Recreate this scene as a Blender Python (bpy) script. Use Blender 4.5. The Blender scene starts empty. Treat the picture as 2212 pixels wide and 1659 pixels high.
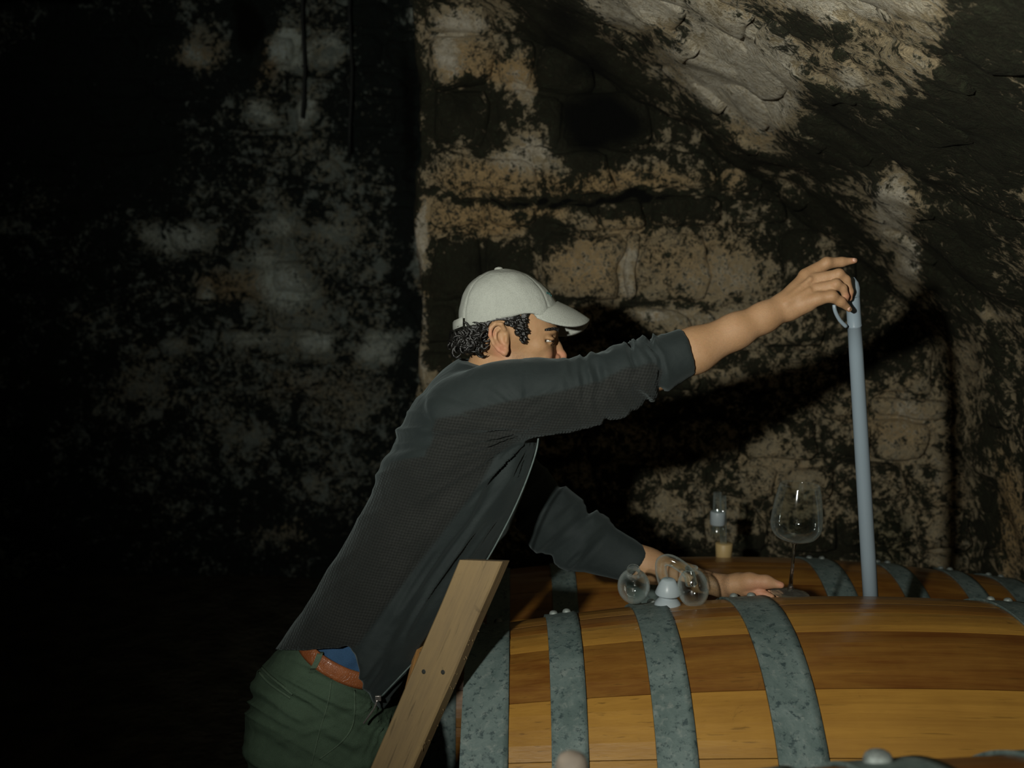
import bpy, bmesh, math, random
import numpy as np
import openvdb
from mathutils import Vector, Matrix
from mathutils.bvhtree import BVHTree

random.seed(7)
np.random.seed(7)
scn = bpy.context.scene
COL = scn.collection

# ------------------------------------------------------------------ camera, light, exposure
F_PX, CXP, CYP = 2150.0, 1106.0, 829.5
CAM_Z = 1.777
PITCH = math.radians(7.0)
cam_d = bpy.data.cameras.new('camera')
cam = bpy.data.objects.new('camera', cam_d)
COL.objects.link(cam)
cam.location = (0, 0, CAM_Z)
cam.rotation_euler = (math.pi / 2 - PITCH, 0, 0)
cam_d.sensor_width = 36
cam_d.lens = 36 * F_PX / 2212
cam_d.clip_start = 0.05
cam_d.dof.use_dof = True
cam_d.dof.focus_distance = 2.08
cam_d.dof.aperture_fstop = 3.2
scn.camera = cam

CP, SP = math.cos(PITCH), math.sin(PITCH)


def P(px, py, Y):
    """the point of the plane y = Y seen at a pixel of the photograph"""
    u, v = (px - CXP) / F_PX, (CYP - py) / F_PX
    ry = CP + v * SP
    rz = -SP + v * CP
    t = Y / ry
    return Vector((u * t, Y, CAM_Z + rz * t))


def proj(V):
    V = np.asarray(V, float)
    z = V[..., 2] - CAM_Z
    d = V[..., 1] * CP - z * SP
    up = V[..., 1] * SP + z * CP
    return CXP + F_PX * V[..., 0] / d, CYP - F_PX * up / d


def mpp(px, py, Y):
    p = P(px, py, Y)
    return (p.y * CP - (p.z - CAM_Z) * SP) / F_PX


world = bpy.data.worlds.new('cellar_dark')
scn.world = world
world.use_nodes = True
world.node_tree.nodes['Background'].inputs[0].default_value = (0.55, 0.8, 0.7, 1)
world.node_tree.nodes['Background'].inputs[1].default_value = 0.0035

fl = bpy.data.lights.new('camera_flash', 'SPOT')
fl.energy = 204
fl.color = (1.0, 1.0, 0.91)
fl.shadow_soft_size = 0.03
fl.spot_size = math.radians(114)
fl.spot_blend = 1.0
flo = bpy.data.objects.new('camera_flash', fl)
COL.objects.link(flo)
flo.location = (-0.44, 0.0, CAM_Z + 0.15)
aim = P(1800, 120, 3.0) - flo.location
flo.rotation_euler = aim.to_track_quat('-Z', 'Y').to_euler()

scn.view_settings.view_transform = 'Standard'
scn.view_settings.look = 'None'
scn.view_settings.gamma = 1.0
scn.view_settings.use_curve_mapping = False
scn.view_settings.exposure = 0.0


# ------------------------------------------------------------------ small helpers
def link(o, parent=None):
    COL.objects.link(o)
    if parent is not None:
        o.parent = parent
        o.matrix_parent_inverse = Matrix.Translation(-Vector(parent.location)) if parent.type == 'EMPTY' else Matrix.Identity(4)
    return o


def mesh_obj(name, verts, faces, mat, parent=None, smooth=True):
    me = bpy.data.meshes.new(name)
    me.from_pydata([tuple(v) for v in verts], [], [tuple(f) for f in faces])
    me.validate()
    me.update()
    if smooth:
        me.polygons.foreach_set('use_smooth', [True] * len(me.polygons))
    if mat is not None:
        me.materials.append(mat)
    return link(bpy.data.objects.new(name, me), parent)


def tag(o, label=None, cat=None, group=None, kind=None):
    if label: o['label'] = label
    if cat: o['category'] = cat
    if group: o['group'] = group
    if kind: o['kind'] = kind
    return o


def empty(name, loc, label=None, cat=None, group=None, kind=None):
    o = bpy.data.objects.new(name, None)
    o.location = loc
    o.empty_display_size = 0.05
    COL.objects.link(o)
    return tag(o, label, cat, group, kind)


class MB:
    """collects shapes, becomes one mesh object"""
    def __init__(s): s.v, s.f = [], []

    def add(s, verts, faces):
        n = len(s.v)
        s.v += [tuple(v) for v in verts]
        s.f += [tuple(i + n for i in f) for f in faces]
        return s

    def loft(s, rings, closed=True, cap=True):
        n = len(rings[0])
        vs = [p for r in rings for p in r]
        fs = []
        for i in range(len(rings) - 1):
            for j in range(n if closed else n - 1):
                k = (j + 1) % n
                fs.append((i * n + j, i * n + k, (i + 1) * n + k, (i + 1) * n + j))
        if cap:
            fs.append(tuple(reversed(range(n))))
            fs.append(tuple((len(rings) - 1) * n + j for j in range(n)))
        return s.add(vs, fs)

    def tube(s, pts, rad, seg=10, cap=True):
        pts = [Vector(p) for p in pts]
        if not hasattr(rad, '__len__'): rad = [rad] * len(pts)
        rings, up = [], None
        for i, p in enumerate(pts):
            t = (pts[min(i + 1, len(pts) - 1)] - pts[max(i - 1, 0)]).normalized()
            if up is None:
                up = t.orthogonal().normalized()
            up = (up - t * up.dot(t)).normalized()
            w = t.cross(up)
            rings.append([p + (up * math.cos(a) + w * math.sin(a)) * rad[i] for a in [2 * math.pi * k / seg for k in range(seg)]])
        return s.loft(rings, True, cap)

    def lathe(s, prof, base, axis, seg=32, cap=False):
        axis = Vector(axis).normalized()
        u = axis.orthogonal().normalized()
        w = axis.cross(u)
        base = Vector(base)
        rings = [[base + axis * h + (u * math.cos(a) + w * math.sin(a)) * max(r, 1e-5) for a in [2 * math.pi * k / seg for k in range(seg)]] for r, h in prof]
        return s.loft(rings, True, cap)

    def box(s, c, sz, M=None):
        c = Vector(c)
        vs = []
        for x in (-.5, .5):
            for y in (-.5, .5):
                for z in (-.5, .5):
                    d = Vector((x * sz[0], y * sz[1], z * sz[2]))
                    vs.append(c + (M @ d if M else d))
        return s.add(vs, [(0, 1, 3, 2), (4, 6, 7, 5), (0, 4, 5, 1), (2, 3, 7, 6), (0, 2, 6, 4), (1, 5, 7, 3)])

    def build(s, name, mat, parent=None, smooth=True, bevel=0):
        o = mesh_obj(name, s.v, s.f, mat, parent, smooth)
        bm = bmesh.new(); bm.from_mesh(o.data)
        bmesh.ops.recalc_face_normals(bm, faces=bm.faces)
        if bevel:
            bmesh.ops.bevel(bm, geom=list(bm.edges), offset=bevel, segments=2, affect='EDGES', profile=0.6)
        bm.to_mesh(o.data); bm.free()
        if smooth:
            o.data.polygons.foreach_set('use_smooth', [True] * len(o.data.polygons))
        return o


def catmull(pts, n):
    """smooth resampling of rows of numbers"""
    A = np.asarray(pts, float)
    A = np.vstack([2 * A[0] - A[1], A, 2 * A[-1] - A[-2]])
    out = []
    m = len(A) - 3
    for i in range(m):
        p0, p1, p2, p3 = A[i:i + 4]
        for k in range(n):
            t = k / n
            out.append(0.5 * (2 * p1 + (p2 - p0) * t + (2 * p0 - 5 * p1 + 4 * p2 - p3) * t * t + (3 * p1 - p0 - 3 * p2 + p3) * t ** 3))
    out.append(A[-2])
    return np.array(out)


def _hash(ix, iy, iz, seed):
    h = (ix.astype(np.int64) * 374761393 + iy.astype(np.int64) * 668265263 + iz.astype(np.int64) * 2147483647 + seed * 974711) & 0xffffffff
    h = ((h ^ (h >> 13)) * 1274126177) & 0xffffffff
    h = ((h ^ (h >> 15)) * 2246822519) & 0xffffffff
    return (h & 0xffff) / 65535.0


def vnoise(Q, seed=0):
    """value noise in -1..1 at rows of Q"""
    Q = np.asarray(Q, float)
    I = np.floor(Q); T = Q - I
    T = T * T * (3 - 2 * T)
    x, y, z = I[..., 0], I[..., 1], I[..., 2]
    r = 0
    for dx in (0, 1):
        for dy in (0, 1):
            for dz in (0, 1):
                w = (T[..., 0] if dx else 1 - T[..., 0]) * (T[..., 1] if dy else 1 - T[..., 1]) * (T[..., 2] if dz else 1 - T[..., 2])
                r = r + w * _hash(x + dx, y + dy, z + dz, seed)
    return r * 2 - 1


def fbm(Q, o=3, seed=0):
    r, a = 0, 1.0
    Q = np.asarray(Q, float)
    for i in range(o):
        r = r + a * vnoise(Q, seed + i)
        Q = Q * 2.03 + 11.7
        a *= 0.5
    return r


def sstep(a, b, x):
    t = np.clip((x - a) / (b - a), 0, 1)
    return t * t * (3 - 2 * t)


def poly_sd(px, py, poly):
    """signed distance (pixels) to a closed polygon, negative inside"""
    px = np.asarray(px, float); py = np.asarray(py, float)
    d = np.full(px.shape, 1e18); ins = np.zeros(px.shape, bool)
    n = len(poly)
    for i in range(n):
        ax, ay = poly[i]; bx, by = poly[(i + 1) % n]
        ex, ey = bx - ax, by - ay
        wx, wy = px - ax, py - ay
        t = np.clip((wx * ex + wy * ey) / (ex * ex + ey * ey + 1e-12), 0, 1)
        d = np.minimum(d, (wx - ex * t) ** 2 + (wy - ey * t) ** 2)
        c = ((ay <= py) & (by > py)) | ((by <= py) & (ay > py))
        with np.errstate(divide='ignore', invalid='ignore'):
            ins ^= c & (px < ax + (py - ay) / (ey if abs(ey) > 1e-9 else 1e-9) * ex)
    d = np.sqrt(d)
    return np.where(ins, -d, d)


class Vox:
    """distance field on a grid: shapes are blended in, then meshed"""
    def __init__(s, lo, hi, h):
        s.lo = np.array(lo, float); s.h = h
        s.n = np.ceil((np.array(hi) - s.lo) / h).astype(int) + 1
        s.D = np.full(s.n, 0.05, np.float32)

    def sub(s, lo, hi):
        a = np.clip(np.floor((np.array(lo) - s.lo) / s.h).astype(int), 0, s.n - 1)
        b = np.clip(np.ceil((np.array(hi) - s.lo) / s.h).astype(int) + 1, 1, s.n)
        sl = tuple(slice(i, j) for i, j in zip(a, b))
        ax = [(s.lo[k] + s.h * np.arange(a[k], b[k])).astype(np.float32) for k in range(3)]
        return sl, np.meshgrid(*ax, indexing='ij', sparse=True)

    def blend(s, sl, d, k, op='add'):
        A = s.D[sl]
        if op == 'add':
            if k > 0:
                hh = np.clip(0.5 + 0.5 * (A - d) / k, 0, 1)
                s.D[sl] = A * (1 - hh) + d * hh - k * hh * (1 - hh)
            else:
                s.D[sl] = np.minimum(A, d)
        else:
            d = -d
            if k > 0:
                hh = np.clip(0.5 - 0.5 * (A - d) / k, 0, 1)
                s.D[sl] = A * (1 - hh) + d * hh + k * hh * (1 - hh)
            else:
                s.D[sl] = np.maximum(A, d)

    def cone(s, a, b, ra, rb, k=0.01, op='add', flat=1.0):
        """tapered capsule; flat<1 squeezes it in y"""
        a = Vector(a); b = Vector(b); m = max(ra, rb) + k + 0.02
        sl, (X, Y, Z) = s.sub([min(a[i], b[i]) - m for i in range(3)], [max(a[i], b[i]) + m for i in range(3)])
        e = b - a
        L = max(e.dot(e), 1e-9)
        t = np.clip(((X - a.x) * e.x + (Y - a.y) * e.y + (Z - a.z) * e.z) / L, 0, 1)
        r = ra + (rb - ra) * t
        dy = (Y - a.y - t * e.y) / flat
        d = np.sqrt((X - a.x - t * e.x) ** 2 + dy ** 2 + (Z - a.z - t * e.z) ** 2) - r
        s.blend(sl, d.astype(np.float32), k, op)

    def chain(s, pts, rad, k=0.008, op='add', flat=1.0):
        for i in range(len(pts) - 1):
            s.cone(pts[i], pts[i + 1], rad[i], rad[i + 1], k, op, flat)

    def ell(s, c, r, rot=0.0, yaw=0.0, k=0.012, op='add'):
        """ellipsoid; rot tilts it in the xz plane, yaw about z"""
        c = Vector(c); m = max(r) + k + 0.02
        sl, (X, Y, Z) = s.sub([c[i] - m for i in range(3)], [c[i] + m for i in range(3)])
        x, y, z = X - c.x, Y - c.y, Z - c.z
        if yaw:
            cy, sy = math.cos(yaw), math.sin(yaw)
            x, y = x * cy + y * sy, -x * sy + y * cy
        cr, sr = math.cos(rot), math.sin(rot)
        x, z = x * cr + z * sr, -x * sr + z * cr
        k0 = np.sqrt((x / r[0]) ** 2 + (y / r[1]) ** 2 + (z / r[2]) ** 2)
        k1 = np.sqrt((x / r[0] ** 2) ** 2 + (y / r[1] ** 2) ** 2 + (z / r[2] ** 2) ** 2) + 1e-6
        s.blend(sl, (k0 * (k0 - 1) / k1).astype(np.float32), k, op)

    def rings(s, rings, k=0.015, op='add'):
        """a lofted closed shell"""
        n = len(rings[0])
        V = np.array([p for r in rings for p in r] + [np.mean(rings[0], 0), np.mean(rings[-1], 0)], float)
        T = []
        for i in range(len(rings) - 1):
            for j in range(n):
                q = (j + 1) % n
                T += [(i * n + j, i * n + q, (i + 1) * n + q), (i * n + j, (i + 1) * n + q, (i + 1) * n + j)]
        e = len(rings) * n
        o = (len(rings) - 1) * n
        for j in range(n):
            q = (j + 1) % n
            T += [(e, q, j), (e + 1, o + j, o + q)]
        T = np.array(T, np.int32)
        hw = 7.0
        tr = openvdb.createLinearTransform(voxelSize=s.h)
        Vl = (V - s.lo).astype(np.float32)
        g = openvdb.FloatGrid.createLevelSetFromPolygons(Vl, triangles=T, transform=tr, halfWidth=hw)
        m = hw * s.h
        a = np.clip(np.floor((V.min(0) - m - s.lo) / s.h).astype(int), 0, s.n - 1)
        b = np.clip(np.ceil((V.max(0) + m - s.lo) / s.h).astype(int) + 1, 1, s.n)
        arr = np.zeros(b - a, np.float32)
        g.copyToArray(arr, ijk=tuple(int(i) for i in a))
        s.blend(tuple(slice(i, j) for i, j in zip(a, b)), arr, k, op)

    def carve(s, poly, k=0.0, ymin=-1e9, ymax=1e9, keep=False):
        """cuts (or keeps) what lies on the lines of sight through a polygon of the photograph"""
        X, Y, Z = np.meshgrid(*[s.lo[i] + s.h * np.arange(s.n[i]) for i in range(3)], indexing='ij', sparse=True)
        z = Z - CAM_Z
        d = Y * CP - z * SP
        px = CXP + F_PX * X / d
        py = CYP - F_PX * (Y * SP + z * CP) / d
        mask = (s.D < 0.02) & (Y >= ymin) & (Y <= ymax)
        px = np.broadcast_to(px, s.D.shape)[mask]; py = np.broadcast_to(py, s.D.shape)[mask]; dd = np.broadcast_to(d, s.D.shape)[mask]
        q = poly_sd(px, py, poly) * dd / F_PX
        if keep: q = -q
        A = s.D[mask]
        s.D[mask] = np.maximum(A, -q).astype(np.float32)

    def mesh(s):
        g = openvdb.FloatGrid(0.05)
        g.copyFromArray(s.D)
        pts, quads = g.convertToQuads(isovalue=0.0)
        return pts.astype(float) * s.h + s.lo, quads


def smooth_np(V, Q, it=2, w=0.5):
    E = np.vstack([Q[:, [0, 1]], Q[:, [1, 2]], Q[:, [2, 3]], Q[:, [3, 0]]])
    E = np.vstack([E, E[:, ::-1]])
    cnt = np.bincount(E[:, 0], minlength=len(V))[:, None]
    for _ in range(it):
        S = np.stack([np.bincount(E[:, 0], V[E[:, 1], k], minlength=len(V)) for k in range(3)], 1)
        V = V + w * (S / np.maximum(cnt, 1) - V)
    return V


def normals_np(V, Q):
    n = np.cross(V[Q[:, 2]] - V[Q[:, 0]], V[Q[:, 3]] - V[Q[:, 1]])
    N = np.zeros_like(V)
    for k in range(4):
        for c in range(3):
            N[:, c] += np.bincount(Q[:, k], n[:, c], minlength=len(V))
    N /= np.linalg.norm(N, axis=1, keepdims=True) + 1e-12
    return N


def outward(V, Q):
    """quads turned so that normals point outwards"""
    a, b, c, d = (V[Q[:, k]] for k in range(4))
    vol = np.einsum('ij,ij->i', a, np.cross(b, c)).sum() + np.einsum('ij,ij->i', a, np.cross(c, d)).sum()
    return Q if vol > 0 else Q[:, ::-1]


def np_obj(name, V, Q, mat, parent=None, attrs=None):
    me = bpy.data.meshes.new(name)
    me.vertices.add(len(V)); me.vertices.foreach_set('co', np.asarray(V, np.float32).ravel())
    k = Q.shape[1]
    me.loops.add(len(Q) * k); me.loops.foreach_set('vertex_index', np.ascontiguousarray(Q, np.int32).ravel())
    me.polygons.add(len(Q)); me.polygons.foreach_set('loop_start', np.arange(0, len(Q) * k, k, dtype=np.int32))
    me.polygons.foreach_set('use_smooth', np.ones(len(Q), bool))
    me.update(calc_edges=True)
    for n, a in (attrs or {}).items():
        at = me.attributes.new(n, 'FLOAT', 'POINT')
        at.data.foreach_set('value', np.asarray(a, np.float32))
    me.materials.append(mat)
    return link(bpy.data.objects.new(name, me), parent)


def section(ax, ay, bx, by, Y, hd, n=48, p=2.2):
    """closed ring through the pixels a and b at depth Y, half as deep as hd"""
    A, B = P(ax, ay, Y), P(bx, by, Y)
    c = (A + B) / 2; h = (B - A) / 2
    r = []
    for k in range(n):
        t = 2 * math.pi * k / n
        ct, st = math.cos(t), math.sin(t)
        u = math.copysign(abs(ct) ** (2 / p), ct); v = math.copysign(abs(st) ** (2 / p), st)
        r.append(np.array(c + h * u + Vector((0, 1, 0)) * hd * v))
    return r


def loft_rows(rows, n=8, p=2.2, seg=48):
    return [section(*r, n=seg, p=p) for r in catmull(rows, n)]


# ------------------------------------------------------------------ materials
def new_mat(name):
    m = bpy.data.materials.new(name)
    m.use_nodes = True
    nt = m.node_tree
    return m, nt, nt.nodes['Principled BSDF']


class NT:
    def __init__(s, nt): s.nt = nt

    def n(s, typ, **kw):
        o = s.nt.nodes.new(typ)
        for k, v in kw.items(): setattr(o, k, v)
        return o

    def lk(s, a, b): s.nt.links.new(a, b)

    def val(s, sock, v):
        if hasattr(v, 'is_output') or isinstance(v, bpy.types.NodeSocket): s.lk(v, sock)
        else: sock.default_value = v

    def math(s, op, a, b=None, c=None, clamp=False):
        o = s.n('ShaderNodeMath', operation=op, use_clamp=clamp)
        for i, v in enumerate((a, b, c)):
            if v is not None: s.val(o.inputs[i], v)
        return o.outputs[0]

    def noise(s, vec, scale, detail=4, rough=0.55, dist=0.0):
        o = s.n('ShaderNodeTexNoise')
        s.lk(vec, o.inputs['Vector'])
        o.inputs['Scale'].default_value = scale
        o.inputs['Detail'].default_value = detail
        o.inputs['Roughness'].default_value = rough
        o.inputs['Distortion'].default_value = dist
        return o.outputs['Fac']

    def ramp(s, f, a, b, c0=0.0, c1=1.0, smooth=True):
        o = s.n('ShaderNodeMapRange', interpolation_type='SMOOTHSTEP' if smooth else 'LINEAR')
        s.val(o.inputs[0], f)
        for i, v in zip((1, 2, 3, 4), (a, b, c0, c1)): s.val(o.inputs[i], v)
        return o.outputs[0]

    def mix(s, f, a, b, blend='MIX'):
        o = s.n('ShaderNodeMix', data_type='RGBA', blend_type=blend)
        s.val(o.inputs[0], f)
        for i, v in ((6, a), (7, b)):
            if isinstance(v, tuple): v = v + (1,) if len(v) == 3 else v
            s.val(o.inputs[i], v)
        return o.outputs[2]

    def bump(s, h, strength=0.5, dist=0.01, normal=None):
        o = s.n('ShaderNodeBump')
        o.inputs['Strength'].default_value = strength
        o.inputs['Distance'].default_value = dist
        s.lk(h, o.inputs['Height'])
        if normal is not None: s.lk(normal, o.inputs['Normal'])
        return o.outputs[0]

    def mapping(s, vec, scale):
        o = s.n('ShaderNodeMapping')
        s.lk(vec, o.inputs[0]); o.inputs['Scale'].default_value = scale
        return o.outputs[0]

    def pos(s): return s.n('ShaderNodeNewGeometry').outputs['Position']
    def objc(s): return s.n('ShaderNodeTexCoord').outputs['Object']
    def attr(s, name, typ='GEOMETRY'):
        return s.n('ShaderNodeAttribute', attribute_name=name, attribute_type=typ).outputs['Fac']


def simple(name, col, rough=0.6, var=0.15, scale=30, metal=0.0, bump=0.2, bdist=0.002, spec=0.5, coords='pos'):
    m, nt, b = new_mat(name)
    t = NT(nt)
    v = t.pos() if coords == 'pos' else t.objc()
    f = t.noise(v, scale, 5)
    c0 = tuple(c * (1 - var) for c in col); c1 = tuple(min(1, c * (1 + var)) for c in col)
    t.lk(t.mix(t.ramp(f, .3, .7), c0, c1), b.inputs['Base Color'])
    b.inputs['Roughness'].default_value = rough
    b.inputs['Metallic'].default_value = metal
    b.inputs['Specular IOR Level'].default_value = spec
    if bump: t.lk(t.bump(t.noise(v, scale * 4, 4), bump, bdist), b.inputs['Normal'])
    return m


def wall_mat(name, base, warm, pale, black, kbias=0.0):
    """mouldy rubble masonry; stain and painted shade tones are attributes of the stones and the mortar"""
    m, nt, b = new_mat(name)
    t = NT(nt)
    v = t.pos()
    P_, K_, O_ = t.attr('pale'), t.attr('mould_shade'), t.attr('ochre')
    cen = lambda n: t.math('SUBTRACT', n, .5)
    n1 = t.noise(v, 3.4, 5, .62, .6)
    n2 = t.noise(v, 13, 7, .68, .9)
    n3 = t.noise(v, 42, 7, .74, .5)
    n4 = t.noise(v, 95, 5, .75, .3)
    mid = t.math('ADD', t.math('MULTIPLY', cen(n2), 3.2), t.math('MULTIPLY', cen(n3), 3.0))
    fine = t.math('ADD', t.math('MULTIPLY', cen(n3), 3.0), t.math('MULTIPLY', cen(n4), 3.2))
    c = t.mix(t.ramp(n2, .38, .62), base, warm)
    c = t.mix(t.math('MULTIPLY', t.ramp(O_, 0.05, .9), .8), c, (0.70, 0.465, 0.21))
    c = t.mix(t.ramp(fine, .05, .5, 0, .8), c, tuple(x * .8 for x in pale))
    # pale lime crust
    pf = t.math('ADD', P_, t.math('ADD', t.math('MULTIPLY', mid, .55), t.math('MULTIPLY', fine, .35)))
    pm = t.ramp(pf, .28, .62)
    c = t.mix(pm, c, t.mix(t.ramp(n3, .35, .66), pale, tuple(x * y for x, y in zip(pale, (.72, .66, .55)))))
    # soot and mouldy black, specks then coats; painted joint and niche shade included
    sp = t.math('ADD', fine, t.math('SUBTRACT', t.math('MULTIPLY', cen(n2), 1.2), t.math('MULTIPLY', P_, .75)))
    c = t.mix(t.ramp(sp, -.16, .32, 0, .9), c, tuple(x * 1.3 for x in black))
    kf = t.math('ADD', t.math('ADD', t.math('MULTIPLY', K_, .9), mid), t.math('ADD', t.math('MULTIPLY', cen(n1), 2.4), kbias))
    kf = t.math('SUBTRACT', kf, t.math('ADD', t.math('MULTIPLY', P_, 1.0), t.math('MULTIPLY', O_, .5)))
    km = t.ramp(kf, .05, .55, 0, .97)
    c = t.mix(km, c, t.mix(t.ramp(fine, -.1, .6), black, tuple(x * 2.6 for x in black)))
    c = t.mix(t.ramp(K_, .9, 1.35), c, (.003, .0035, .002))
    t.lk(c, b.inputs['Base Color'])
    b.inputs['Roughness'].default_value = .88
    b.inputs['Specular IOR Level'].default_value = .2
    hgt = t.math('ADD', n2, t.math('ADD', t.math('MULTIPLY', n3, .5), t.math('MULTIPLY', n4, .22)))
    t.lk(t.bump(hgt, 1.0, .05), b.inputs['Normal'])
    return m


M = {}
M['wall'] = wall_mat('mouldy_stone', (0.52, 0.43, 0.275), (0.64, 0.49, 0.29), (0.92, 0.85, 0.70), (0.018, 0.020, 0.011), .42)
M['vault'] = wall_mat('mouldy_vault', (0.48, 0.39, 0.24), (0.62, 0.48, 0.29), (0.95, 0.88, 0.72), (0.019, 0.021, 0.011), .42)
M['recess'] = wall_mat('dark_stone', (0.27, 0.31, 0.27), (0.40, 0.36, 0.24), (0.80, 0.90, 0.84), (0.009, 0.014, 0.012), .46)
M['earth'] = simple('earth_floor', (0.05, 0.045, 0.03), .95, .4, 6, bump=.8, bdist=.03, spec=.1)


def wood_mat(name, light, dark, rough=.42, gx=1.6, coat=.45):
    m, nt, b = new_mat(name)
    t = NT(nt)
    v = t.objc()
    tone = t.attr('tone', 'OBJECT')
    seed = t.attr('seed', 'OBJECT')
    off = t.n('ShaderNodeVectorMath', operation='ADD')
    t.lk(v, off.inputs[0])
    cmb = t.n('ShaderNodeCombineXYZ'); t.lk(seed, cmb.inputs[0]); t.lk(seed, cmb.inputs[1]); t.lk(seed, cmb.inputs[2])
    t.lk(cmb.outputs[0], off.inputs[1])
    v = off.outputs[0]
    g1 = t.noise(t.mapping(v, (gx, 26, 26)), 1.0, 6, .6, .5)
    g2 = t.noise(t.mapping(v, (gx * 4, 170, 170)), 1.0, 4, .6, .2)
    g3 = t.noise(v, 7, 4, .6)
    f = t.math('ADD', tone, t.math('ADD', t.math('MULTIPLY', t.math('SUBTRACT', g1, .5), .9), t.math('MULTIPLY', t.math('SUBTRACT', g2, .5), .45)))
    f = t.math('ADD', f, t.math('MULTIPLY', t.math('SUBTRACT', g3, .5), .5), clamp=True)
    c = t.mix(f, dark, light)
    st = t.ramp(g2, .58, .72, 0, .5)
    c = t.mix(st, c, tuple(x * .3 for x in dark))
    dirt = t.ramp(t.noise(v, 22, 6, .7, .6), .62, .74, 0, .5)
    c = t.mix(dirt, c, tuple(x * .25 for x in dark))
    t.lk(c, b.inputs['Base Color'])
    b.inputs['Roughness'].default_value = rough
    b.inputs['Coat Weight'].default_value = coat
    b.inputs['Coat Roughness'].default_value = .2
    t.lk(t.bump(t.math('ADD', g2, t.math('MULTIPLY', g1, .5)), .22, .002), b.inputs['Normal'])
    return m


M['barrel'] = wood_mat('varnished_stave', (0.385, 0.2, 0.034), (0.12, 0.04, 0.006))
M['plank'] = wood_mat('weathered_plank', (0.265, 0.18, 0.075), (0.085, 0.06, 0.036), .75, 2.2, 0.0)
M['fresh_wood'] = wood_mat('fresh_cut_wood', (0.62, 0.33, 0.1), (0.4, 0.18, 0.05), .7, 2.2, 0.0)
M['post'] = simple('grey_wood', (0.19, 0.155, 0.12), .8, .3, 25)


def metal_mat():
    m, nt, b = new_mat('galvanised_hoop')
    t = NT(nt)
    v = t.objc()
    a = t.noise(v, 9, 6, .65, .8); c_ = t.noise(v, 60, 5, .7, .5); d = t.noise(v, 62, 7, .8, .15)
    c = t.mix(t.ramp(a, .3, .7), (0.092, 0.135, 0.127), (0.155, 0.205, 0.193))
    c = t.mix(t.ramp(c_, .5, .75, 0, .6), c, (0.30, 0.33, 0.30))
    c = t.mix(t.ramp(d, .53, .61, 0, .8), c, (0.02, 0.04, 0.045))
    t.lk(c, b.inputs['Base Color'])
    b.inputs['Metallic'].default_value = .25
    t.lk(t.ramp(a, .2, .8, .5, .75), b.inputs['Roughness'])
    t.lk(t.bump(t.math('ADD', c_, d), .3, .003), b.inputs['Normal'])
    return m


M['hoop'] = metal_mat()
M['rivet'] = simple('rivet_steel', (0.2, 0.225, 0.21), .6, .4, 80, .4)
M['black_iron'] = simple('black_iron', (0.012, 0.014, 0.012), .8, .3, 60)


def glass_mat(name, edge=.55, power=2.2):
    """thin blown glass: clear face on, brighter and reflecting towards its edges"""
    m, nt, b = new_mat(name)
    t = NT(nt)
    lw = t.n('ShaderNodeLayerWeight'); lw.inputs['Blend'].default_value = .5
    tr = t.n('ShaderNodeBsdfTransparent'); tr.inputs[0].default_value = (.95, .97, .96, 1)
    gl = t.n('ShaderNodeBsdfGlossy'); gl.inputs['Roughness'].default_value = .06; gl.inputs[0].default_value = (1, 1, 1, 1)
    df = t.n('ShaderNodeBsdfTranslucent'); df.inputs[0].default_value = (.8, .88, .86, 1)
    di = t.n('ShaderNodeBsdfDiffuse'); di.inputs[0].default_value = (.75, .82, .8, 1)
    m0 = t.n('ShaderNodeMixShader'); m0.inputs[0].default_value = .5; t.lk(df.outputs[0], m0.inputs[1]); t.lk(di.outputs[0], m0.inputs[2])
    m1 = t.n('ShaderNodeMixShader'); t.lk(t.math('MULTIPLY', t.math('POWER', lw.outputs['Facing'], power), edge), m1.inputs[0])
    t.lk(tr.outputs[0], m1.inputs[1]); t.lk(m0.outputs[0], m1.inputs[2])
    m2 = t.n('ShaderNodeMixShader'); t.lk(t.math('ADD', t.math('MULTIPLY', t.math('POWER', lw.outputs['Facing'], 4.0), .6), .05), m2.inputs[0]); t.lk(m1.outputs[0], m2.inputs[1]); t.lk(gl.outputs[0], m2.inputs[2])
    t.lk(m2.outputs[0], nt.nodes['Material Output'].inputs[0])
    return m


M['glass'] = glass_mat('clear_glass', .28, 3.0)
M['thick_glass'] = glass_mat('blown_glass', .8, 2.6)
M['solid_glass'], _nt, _b = new_mat('solid_glass')
_b.inputs['Transmission Weight'].default_value = 1.0
_b.inputs['Roughness'].default_value = 0.02
_b.inputs['IOR'].default_value = 1.5


def plastic_mat(name, col, trans=.35, rough=.3):
    m, nt, b = new_mat(name)
    t = NT(nt)
    b.inputs['Base Color'].default_value = col + (1,)
    b.inputs['Roughness'].default_value = rough
    tr = t.n('ShaderNodeBsdfTranslucent'); tr.inputs[0].default_value = col + (1,)
    mx = t.n('ShaderNodeMixShader'); mx.inputs[0].default_value = trans
    t.lk(b.outputs[0], mx.inputs[1]); t.lk(tr.outputs[0], mx.inputs[2])
    t.lk(mx.outputs[0], nt.nodes['Material Output'].inputs[0])
    return m


M['milky'] = plastic_mat('milky_plastic', (0.31, 0.385, 0.44))
M['silicone'] = plastic_mat('white_silicone', (0.5, 0.57, 0.6), .4, .35)
M['tan_bung'] = plastic_mat('tan_rubber', (0.50, 0.36, 0.16), .1, .5)


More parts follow.
